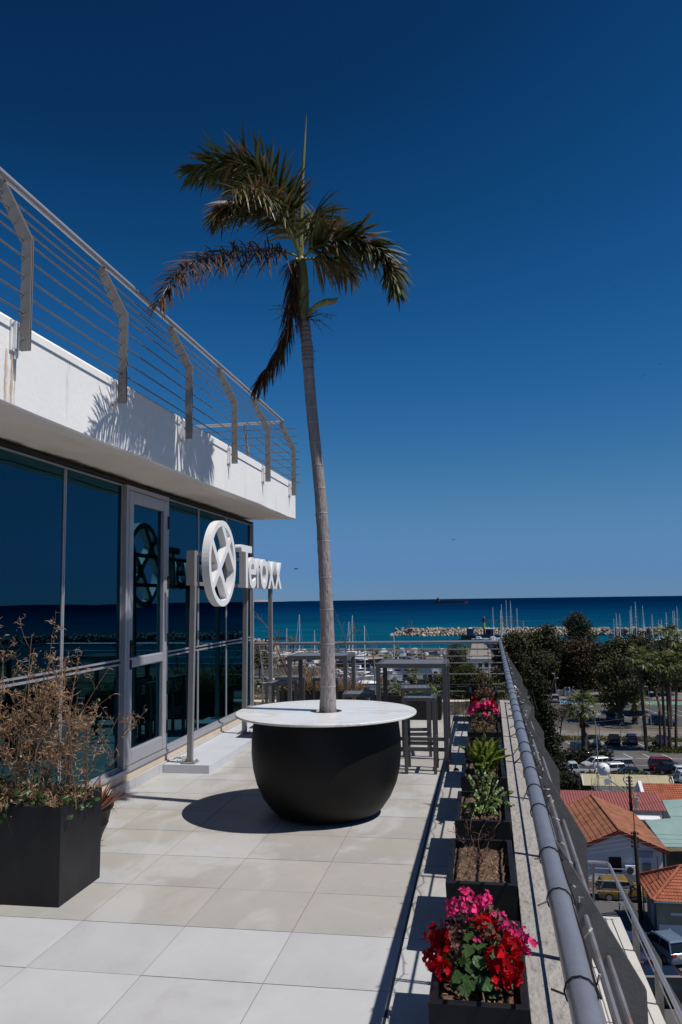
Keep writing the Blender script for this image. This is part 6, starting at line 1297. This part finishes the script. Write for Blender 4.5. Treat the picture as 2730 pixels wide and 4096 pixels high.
def shed():
    t = thing('rusty_roof_shed', 'low shed with rusty striped roof at far left', 'shed', (-98, 346, GZ)); m = MB(); m.bb(-11, 10, -4, 4, 0, 3); m.build('wall', MAT['wall_cream'], t)
    for i in range(7): m = MB(); a = -11.5 + i * 3.14; m.prism([V((a, -4.6, 2.9)), V((a, 0, 4.6)), V((a, 0, 4.75)), V((a, -4.6, 3.05))], (3.1 if i not in (3, 5) else 1.2, 0, 0)); m.build('roof_panel', MAT['rust_roof'], t)
    m = MB(); m.prism([V((-11.5, 4.6, 2.9)), V((-11.5, 0, 4.6)), V((-11.5, 0, 4.75)), V((-11.5, 4.6, 3.05))], (22, 0, 0)); m.build('roof_panel', MAT['rust_roof'], t)
    g = thing('travel_lift', 'blue steel boat lift frame on the slipway', 'boat lift', (-84, 332, GZ))
    for x in (-4.5, 4.5):
        for y in (-3, 3): m = MB(); m.bb(x - .3, x + .3, y - .3, y + .3, .6, 6.2); m.build('leg', MAT['blue_paint'], g); m = MB(); m.tube([(x - .25, y, .6), (x + .25, y, .6)], .6, 14); m.build('wheel', MAT['tyre'], g)
    for y in (-3, 3): m = MB(); m.bb(-4.8, 4.8, y - .3, y + .3, 6.2, 6.9); m.build('beam', MAT['blue_paint'], g)
    m = MB(); m.bb(4.2, 4.8, -2.7, 2.7, 6.22, 6.85); m.build('beam', MAT['blue_paint'], g)
    w = thing('yard_wall', 'pale concrete wall climbing behind the olive tree', 'wall', (-58, 238, GZ))
    for i in range(9): m = MB(); m.bb(-18 + i * 4, -14.05 + i * 4, -.2, .2, 0, 2.6); m.build('panel', MAT['concrete'], w)
    y = thing('yellow_crane', 'small yellow jib crane beside the slip', 'crane', (-65.5, 330, GZ)); m = MB(); m.tube([(0, 0, 0), (0, 0, 6.0)], .3, 8); m.build('mast', MAT['yellow'], y); m = MB(); m.box((.9, 0, 6.2), (2.4, .6, .8)); m.build('head', MAT['yellow'], y)
shed()

def hull(L, W, H, draft=.0):
    m = MB(); n = 9; rings = []
    for i in range(n):
        f = i / (n - 1); x = -L / 2 + L * f; k = (1 - max(0, (f - .35) / .65) ** 2.2) * (.82 + .18 * min(1, f / .3)); w = max(.03, W / 2 * k); s = H * (1 + .22 * f * f); rings.append([V((x, 0, -draft)), V((x, -w * .62, .08 * H)), V((x, -w, s)), V((x, 0, s - .06)), V((x, w, s)), V((x, w * .62, .08 * H))])
    m.loft(rings); return m
HULLS = {}
def boat(kind, L, x, y, z, ang, label, col='boat_white', mast=0, cover=None, group='boats laid up in the marina yard', stand=True):
    t = thing({'sail': 'sailing_boat', 'motor': 'motor_boat'}[kind], label, 'boat', (x, y, z), math.radians(ang), group); W = L * (.30 if kind == 'sail' else .34); H = L * (.13 if kind == 'sail' else .16); up = (1.1 if kind == 'sail' else .7) if stand else 0
    key = (kind, L, col)
    if key not in HULLS: HULLS[key] = hull(L, W, H, .1).mesh('hull', [MAT[col]], 40)
    link('hull', HULLS[key], t, (0, 0, up))
    if stand:
        k = MB(); k.prism([V((-L * .12, -.08, up - (.9 if kind == 'sail' else .4))), V((L * .12, -.08, up - (.9 if kind == 'sail' else .4))), V((L * .2, -.08, up + .1)), V((-L * .2, -.08, up + .1))], (0, .16, 0)); k.build('keel', MAT['antifoul'], t)
        for sx in (-.25, .22):
            for s in (-1, 1): k = MB(); k.tube([(L * sx, s * W * .75, 0), (L * sx, s * W * .42, up + H * .4)], .06, 5); k.build('stand', MAT['galv'], t)
    zc = up + H
    if cover:
        m = MB(); r = []
        for f in (-.45, -.2, .1, .35, .46): q = W * .46 * (1 - max(0, f) ** 1.5 * 1.6); hh = L * .11 * math.cos(f * 2.4); r.append([V((L * f, -q, zc)), V((L * f, -q * .5, zc + hh)), V((L * f, q * .5, zc + hh)), V((L * f, q, zc))])
        m.loft(r); m.build('cover', MAT[cover], t)
    else:
        a, b = (-.16, .20) if kind == 'sail' else (-.22, .14); m = MB(); hc = L * (.055 if kind == 'sail' else .13)
        m.loft([[V((L * a, -W * .30, zc - .05)), V((L * a, W * .30, zc - .05)), V((L * b, W * .22, zc)), V((L * b, -W * .22, zc))], [V((L * a, -W * .26, zc + hc)), V((L * a, W * .26, zc + hc)), V((L * (b - .1), W * .18, zc + hc)), V((L * (b - .1), -W * .18, zc + hc))]]); m.build('cabin', MAT['boat_white'], t)
        for s in (-1, 1): m = MB(); m.box((L * (a + b - .08) / 2, s * W * .285, zc + hc * .5), (L * .2, .06, hc * .35)); m.build('cabin_window', MAT['window_dark'], t)
        if kind == 'motor': m = MB(); m.box((L * (b - .10), 0, zc + hc * 1.2), (.1, W * .36, hc * .4), Euler((0, -.5, 0)).to_matrix()); m.build('windscreen', MAT['window_dark'], t)
    if mast:
        m = MB(); m.tube([(L * .08, 0, zc), (L * .08, 0, mast)], [.16, .10], 6); m.build('mast', MAT['boat_white'], t); m = MB(); m.tube([(L * .08, 0, zc + 1.2), (-L * .34, 0, zc + 1.1)], .13, 6); m.build('boom', MAT['cover_blue' if int(L * 10) % 2 else 'boat_white'], t)
        m = MB(); m.tube([(L * .08, -W * .22, mast * .62), (L * .08, W * .22, mast * .62)], .04, 4); m.build('spreader', MAT['galv'], t)
        for e in ((L * .47, 0), (-L * .47, 0), (L * .06, W * .45), (L * .06, -W * .45)): m = MB(); m.tube([(L * .08, 0, mast), (e[0], e[1], zc)], .025, 3); m.build('stay', MAT['galv'], t)
YG = 'boats laid up in the marina yard'
boat('motor', 8, -30.6, 311, GZ, 95, 'boat under a bright blue cover on the quay', cover='cover_blue'); boat('motor', 8, -26.8, 326, GZ, 80, 'boat under a tan cover on the quay', cover='cover_tan'); boat('motor', 9, -31.6, 322, GZ, 90, 'tall boat wrapped in a grey brown cover', cover='cover_tan')
boat('sail', 10, -31.5, 214, GZ, 8, 'white yacht on stands with an orange tarpaulin patch', mast=15.6); boat('sail', 15, -39, 260, GZ, 12, 'long dark hulled boat lying across the yard', col='boat_dark'); boat('motor', 8, -34.5, 226, GZ, 200, 'white motor boat with dark canopy behind the yacht', cover='boat_dark'); boat('motor', 7, -41, 232, GZ, 30, 'white motor boat behind the palm trunk')
boat('motor', 7, -38, 245, GZ, 170, 'white cruiser beside the long dark hull'); boat('motor', 8, -28.5, 244, GZ, 60, 'white cruiser right of the dark hull', col='boat_white'); boat('sail', 9, -25.5, 236, GZ, 80, 'white yacht hull between palm and office', mast=12.4); boat('motor', 9, -37.5, 279, GZ, 40, 'boat with cream dish shaped cover near the yard', cover='cover_tan')
boat('motor', 7, -40.5, 222, GZ, 160, 'low white launch at left of the yacht on stands'); boat('motor', 6.5, -29.0, 203, GZ, 12, 'small upturned white tender near the planters', cover='boat_white'); boat('motor', 9, -62, 308, GZ, 70, 'white cruiser with dark windscreen left of the trunk'); boat('motor', 9, -70, 318, GZ, 100, 'weathered white boat beside the slipway', cover='cover_tan'); boat('motor', 6, -58, 180, GZ, 30, 'small white dinghy among the scrub at lower left')
boat('sail', 12, -67.9, 300, GZ, 85, 'yacht with the tall mast left of the palm trunk', mast=17.0); boat('sail', 10, -72.8, 300, GZ, 85, 'yacht with a short mast beside the sign post', mast=11.9); boat('sail', 10, -62.3, 301, GZ, 85, 'yacht with a bare leaning mast near the trunk', mast=11.0); boat('sail', 12, -47.7, 300, GZ, 85, 'yacht with the tall mast right of the palm trunk', mast=16.4); boat('sail', 10, -50, 306, GZ, 85, 'yacht with a shorter mast beside the tall masted one', mast=14.0)
boat('motor', 8, -84, 312, GZ, 20, 'white boat on the hard under the boat lift'); boat('motor', 7, -22, 270, GZ, 120, 'small blue and white launch behind the office', col='boat_dark')
# yachts afloat
MG = 'yachts afloat in the marina'; mk = [(65.4, 12.0), (67.3, 14.8), (69.6, 14.6), (73.5, 16.2), (74.7, 18.4), (77.5, 20.5), (79.7, 18.5), (80.7, 11.0), (85.3, 14.2), (86.9, 11.3), (89.1, 11.6), (92.3, 14.9), (93.9, 15.6), (95.4, 15.9), (97.6, 17.8), (5.6, 18.5), (9.6, 17.0), (10.4, 20.0), (12.5, 22.2), (14.9, 21.8), (18.0, 18.0), (20.8, 11.5)]
for i, (x, h) in enumerate(mk):
    o = 'right' if x > 30 else 'left'; k = sorted([q for q in mk if (q[0] > 30) == (x > 30)]).index((x, h)) + 1
    ordn = ['first', 'second', 'third', 'fourth', 'fifth', 'sixth', 'seventh', 'eighth', 'ninth', 'tenth', 'eleventh', 'twelfth', 'thirteenth', 'fourteenth', 'fifteenth'][k - 1]
    boat('sail', 9 + (i % 4), x, 430 + (i % 3) * 3, SZ, 85 + (i * 7) % 20, f'moored yacht, {ordn} mast from left in the {o} group above the trees', mast=h, group=MG, stand=False)
def ship():
    t = thing('cargo_ship', 'dark blue cargo ship with red waterline on the horizon', 'ship', (-108, 2995, SZ), math.radians(-2)); L = 116; h = L / 2
    def H(z0, z1, mat, n, k=1.0):
        m = MB(); r = []
        for f, w in ((-1, .7), (-.95, .95), (.8, 1), (.93, .7), (1.0, .06)): x = h * f; e = 2.0 if f > .9 else 0; r.append([V((x, -8 * w, z0)), V((x + (2 if f == 1 else 0), -8 * w, z1 + e)), V((x + (2 if f == 1 else 0), 8 * w, z1 + e)), V((x, 8 * w, z0))])
        m.loft(r); m.build(n, MAT[mat], t)
    H(-1, 1.5, 'ship_red', 'waterline_band'); H(1.5, 8.0, 'ship_hull', 'hull')
    m = MB(); m.bb(-h + 4, -h + 15, -6, 6, 8, 17); m.bb(-h + 6, -h + 13, -7, 7, 17, 19.5); m.build('superstructure', MAT['rust_roof'], t)
    m = MB(); m.bb(-h + 7, -h + 10, -2, 2, 19.5, 23); m.build('funnel', MAT['ship_red'], t)
    m = MB(); m.tube([(-h + 13, 0, 19), (-h + 13, 0, 27)], .4, 5); m.build('mast', MAT['darkmetal'], t); m = MB(); m.tube([(h - 8, 0, 8), (h - 8, 0, 17)], .4, 5); m.build('foremast', MAT['darkmetal'], t); m = MB(); m.bb(-2, 4, -1, 1, 8, 11); m.build('deck_crane', MAT['ship_red'], t)
    for i in range(5): m = MB(); m.bb(-h + 18 + i * 16, -h + 31 + i * 16, -6, 6, 8, 9.2); m.build('hatch_cover', MAT['ship_hull'], t)
ship()
def dredger():
    t = thing('dredger_barge', 'black dredging barge with yellow piles and lattice boom', 'barge', (-2, 474, SZ)); m = MB(); m.bb(-10, 14, -5, 5, -.5, 2.6); m.build('hull', MAT['boat_dark'], t); m = MB(); m.bb(-10.1, -4, -5.1, -4.9, .2, 2.4); m.build('tyre_fenders', MAT['tyre'], t)
    for x in (3.0, 13.0): m = MB(); m.tube([(x, 0, 2.6), (x, 0, 9.5)], .6, 8); m.build('pile_lower', MAT['yellow'], t); m = MB(); m.tube([(x, 0, 9.5), (x, 0, 12)], .62, 8); m.build('pile_upper', MAT['darkmetal'], t); m = MB(); m.tube([(x, 0, 12), (x, 0, 12.5)], .66, 8); m.build('pile_cap', MAT['yellow'], t)
    m = MB(); m.bb(3.8, 8.5, -2.5, 2.5, 2.6, 5.8); m.build('deckhouse', MAT['darkmetal'], t); m = MB(); m.bb(3.5, 9, -2.9, 2.9, 5.8, 6.2); m.build('roof', MAT['white_gloss'], t)
    m = MB(); m.bb(-7, -3, -2, 2, 2.6, 6); m.build('wheelhouse', MAT['blue_paint'], t)
    for dz in (0, 1.1): m = MB(); m.tube([(0, 0, 10.6 + dz * .4), (28, 0, 8.4 + dz)], .16, 5); m.build('boom', MAT['darkmetal'], t)
    for i in range(14): m = MB(); m.tube([(2 * i, 0, 10.6 - i * .157), (2 * i + 1.4, 0, 11.0 - (i) * .13)], .08, 4); m.build('lattice', MAT['darkmetal'], t)
    boat('motor', 9, -1.5, 452, SZ, 10, 'small blue and white fishing boat before the dredger', group='work boats by the dredger', stand=False); boat('motor', 8, 6.0, 458, SZ, 30, 'white launch moored right of the dredger', group='work boats by the dredger', stand=False)
    for i, (x, y) in enumerate(((2.2, -10), (1.0, 10), (.6, 26), (-.4, 42))): k = thing('storage_cabinet', 'blue storage cabinet on the pier, ' + ('nearest', 'second nearest', 'third nearest', 'farthest')[i] + ' of the four', 'cabinet', (x + 2.2, 345 + y, GZ + .35), 0, 'blue cabinets on the pier'); m = MB(); m.bb(-1.2, 1.2, -1, 1, 0, 2.1); m.build('body', MAT['cover_blue'], k); m = MB(); m.bb(-1.3, 1.3, -1.1, 1.1, 2.1, 2.25); m.build('lid', MAT['signblue'], k)
    for i, x in enumerate((-2.2, 4.2)): l = thing('pier_lamp', 'slim lamp column on the pier nearest the corner rail' if i else 'slim lamp column on the pier beside the palm', 'street lamp', (x, 322 + i * 6, GZ)); m = MB(); m.tube([(0, 0, 0), (0, 0, 9)], [.14, .09], 6); m.build('column', MAT['galv'], l); m = MB(); m.box((.4, 0, 9), (.9, .3, .15)); m.build('lantern', MAT['galv'], l)
dredger()
def yard_gear():
    rg = random.Random(77); m = MB(); mats = [MAT[k] for k in ('boat_white', 'darkmetal', 'cover_blue', 'rust_roof', 'tyre', 'galv')]
    for i in range(420):
        x, y = rg.uniform(-76, -9), rg.uniform(204, 345)
        if -26 < x < -8 and 218 < y < 236: continue
        z = GZ; w, d, h = rg.uniform(.3, 1.8), rg.uniform(.3, 2.2), rg.uniform(.3, 1.5); k = rg.choice((0, 0, 0, 1, 1, 2, 3, 4, 4, 5)); R_ = Euler((0, 0, rg.uniform(0, 3))).to_matrix(); m.box((x, y, z + h / 2), (w, d, h), R_, k)
        if i % 5 == 0: m.tube([(x, y, z), (x + rg.uniform(-.6, .6), y, z + rg.uniform(2, 6))], .07, 4, 5)
    o = m.build('yard_gear', mats); tag(o, 'jumble of crates, trailers and gear across the marina yard', 'yard gear', kind='stuff')
yard_gear()
YC = [('motor', 8, -33.5, 206, 10, 'cover_blue', 'boat under dark blue cover in front of the stands'), ('motor', 9, -37.0, 212, 170, None, 'white cruiser left of the yacht on stands'), ('motor', 8, -27.0, 222, 15, None, 'white cruiser right of the yacht on stands'), ('motor', 7, -33, 236, 5, 'boat_dark', 'boat under black cover before the long dark hull'), ('motor', 8, -44, 300, 80, None, 'white boat by the sea wall left of the tall masts'), ('motor', 8, -55, 318, 80, 'cover_blue', 'boat under faded blue cover near the bare leaning mast'), ('motor', 8, -38.5, 322, 95, None, 'white boat at sea wall left of the grey brown cover'), ('motor', 8, -14.5, 318, 100, 'cover_tan', 'boat under pale cover right of the quay van')]
for k_, L_, x_, y_, a_, c_, lb_ in YC: boat(k_, L_, x_, y_, GZ, a_, lb_, cover=c_)
def birds():
    for i, (x, y, z, s, lb) in enumerate(((-13.73, 60, 4.05, .22, 'dark swift flying just right of the sign letters'), (13.15, 60, 18.2, .10, 'tiny dark bird highest at the right'), (11.9, 60, 17.28, .10, 'tiny dark bird lower of the pair at right'), (12.06, 60, 17.47, .09, 'tiny dark bird upper of the pair at right'), (10.28, 60, 24.2, .08, 'faint tiny bird high in the blue sky'), (-1.9, 60, 5.95, .12, 'pale distant bird above the horizon'))):
        t = thing('bird', lb, 'bird', (x, y, z), .6 * i, 'birds in the sky'); m = MB(); m.tube([(-.9 * s, 0, 0), (-.4 * s, 0, 0), (.3 * s, 0, 0), (.75 * s, 0, .02)], [.02 * s, .16 * s, .17 * s, .03 * s], 8); b = m.build('body', MAT['bird'], t, smooth='all')
        for sg in (-1, 1): m = MB(); m.prism([V((.25 * s, sg * .1 * s, 0)), V((.05 * s, sg * .9 * s, .25 * s)), V((-.45 * s, sg * 1.6 * s, .1 * s)), V((-.15 * s, sg * .7 * s, .15 * s)), V((-.15 * s, sg * .1 * s, 0))], (0, 0, .03 * s)); m.build('wing', MAT['bird'], t)
        m = MB(); m.prism([V((-.8 * s, 0, 0)), V((-1.3 * s, .2 * s, 0)), V((-1.1 * s, 0, 0)), V((-1.3 * s, -.2 * s, 0))], (0, 0, .02 * s)); m.build('tail', MAT['bird'], t)
birds()
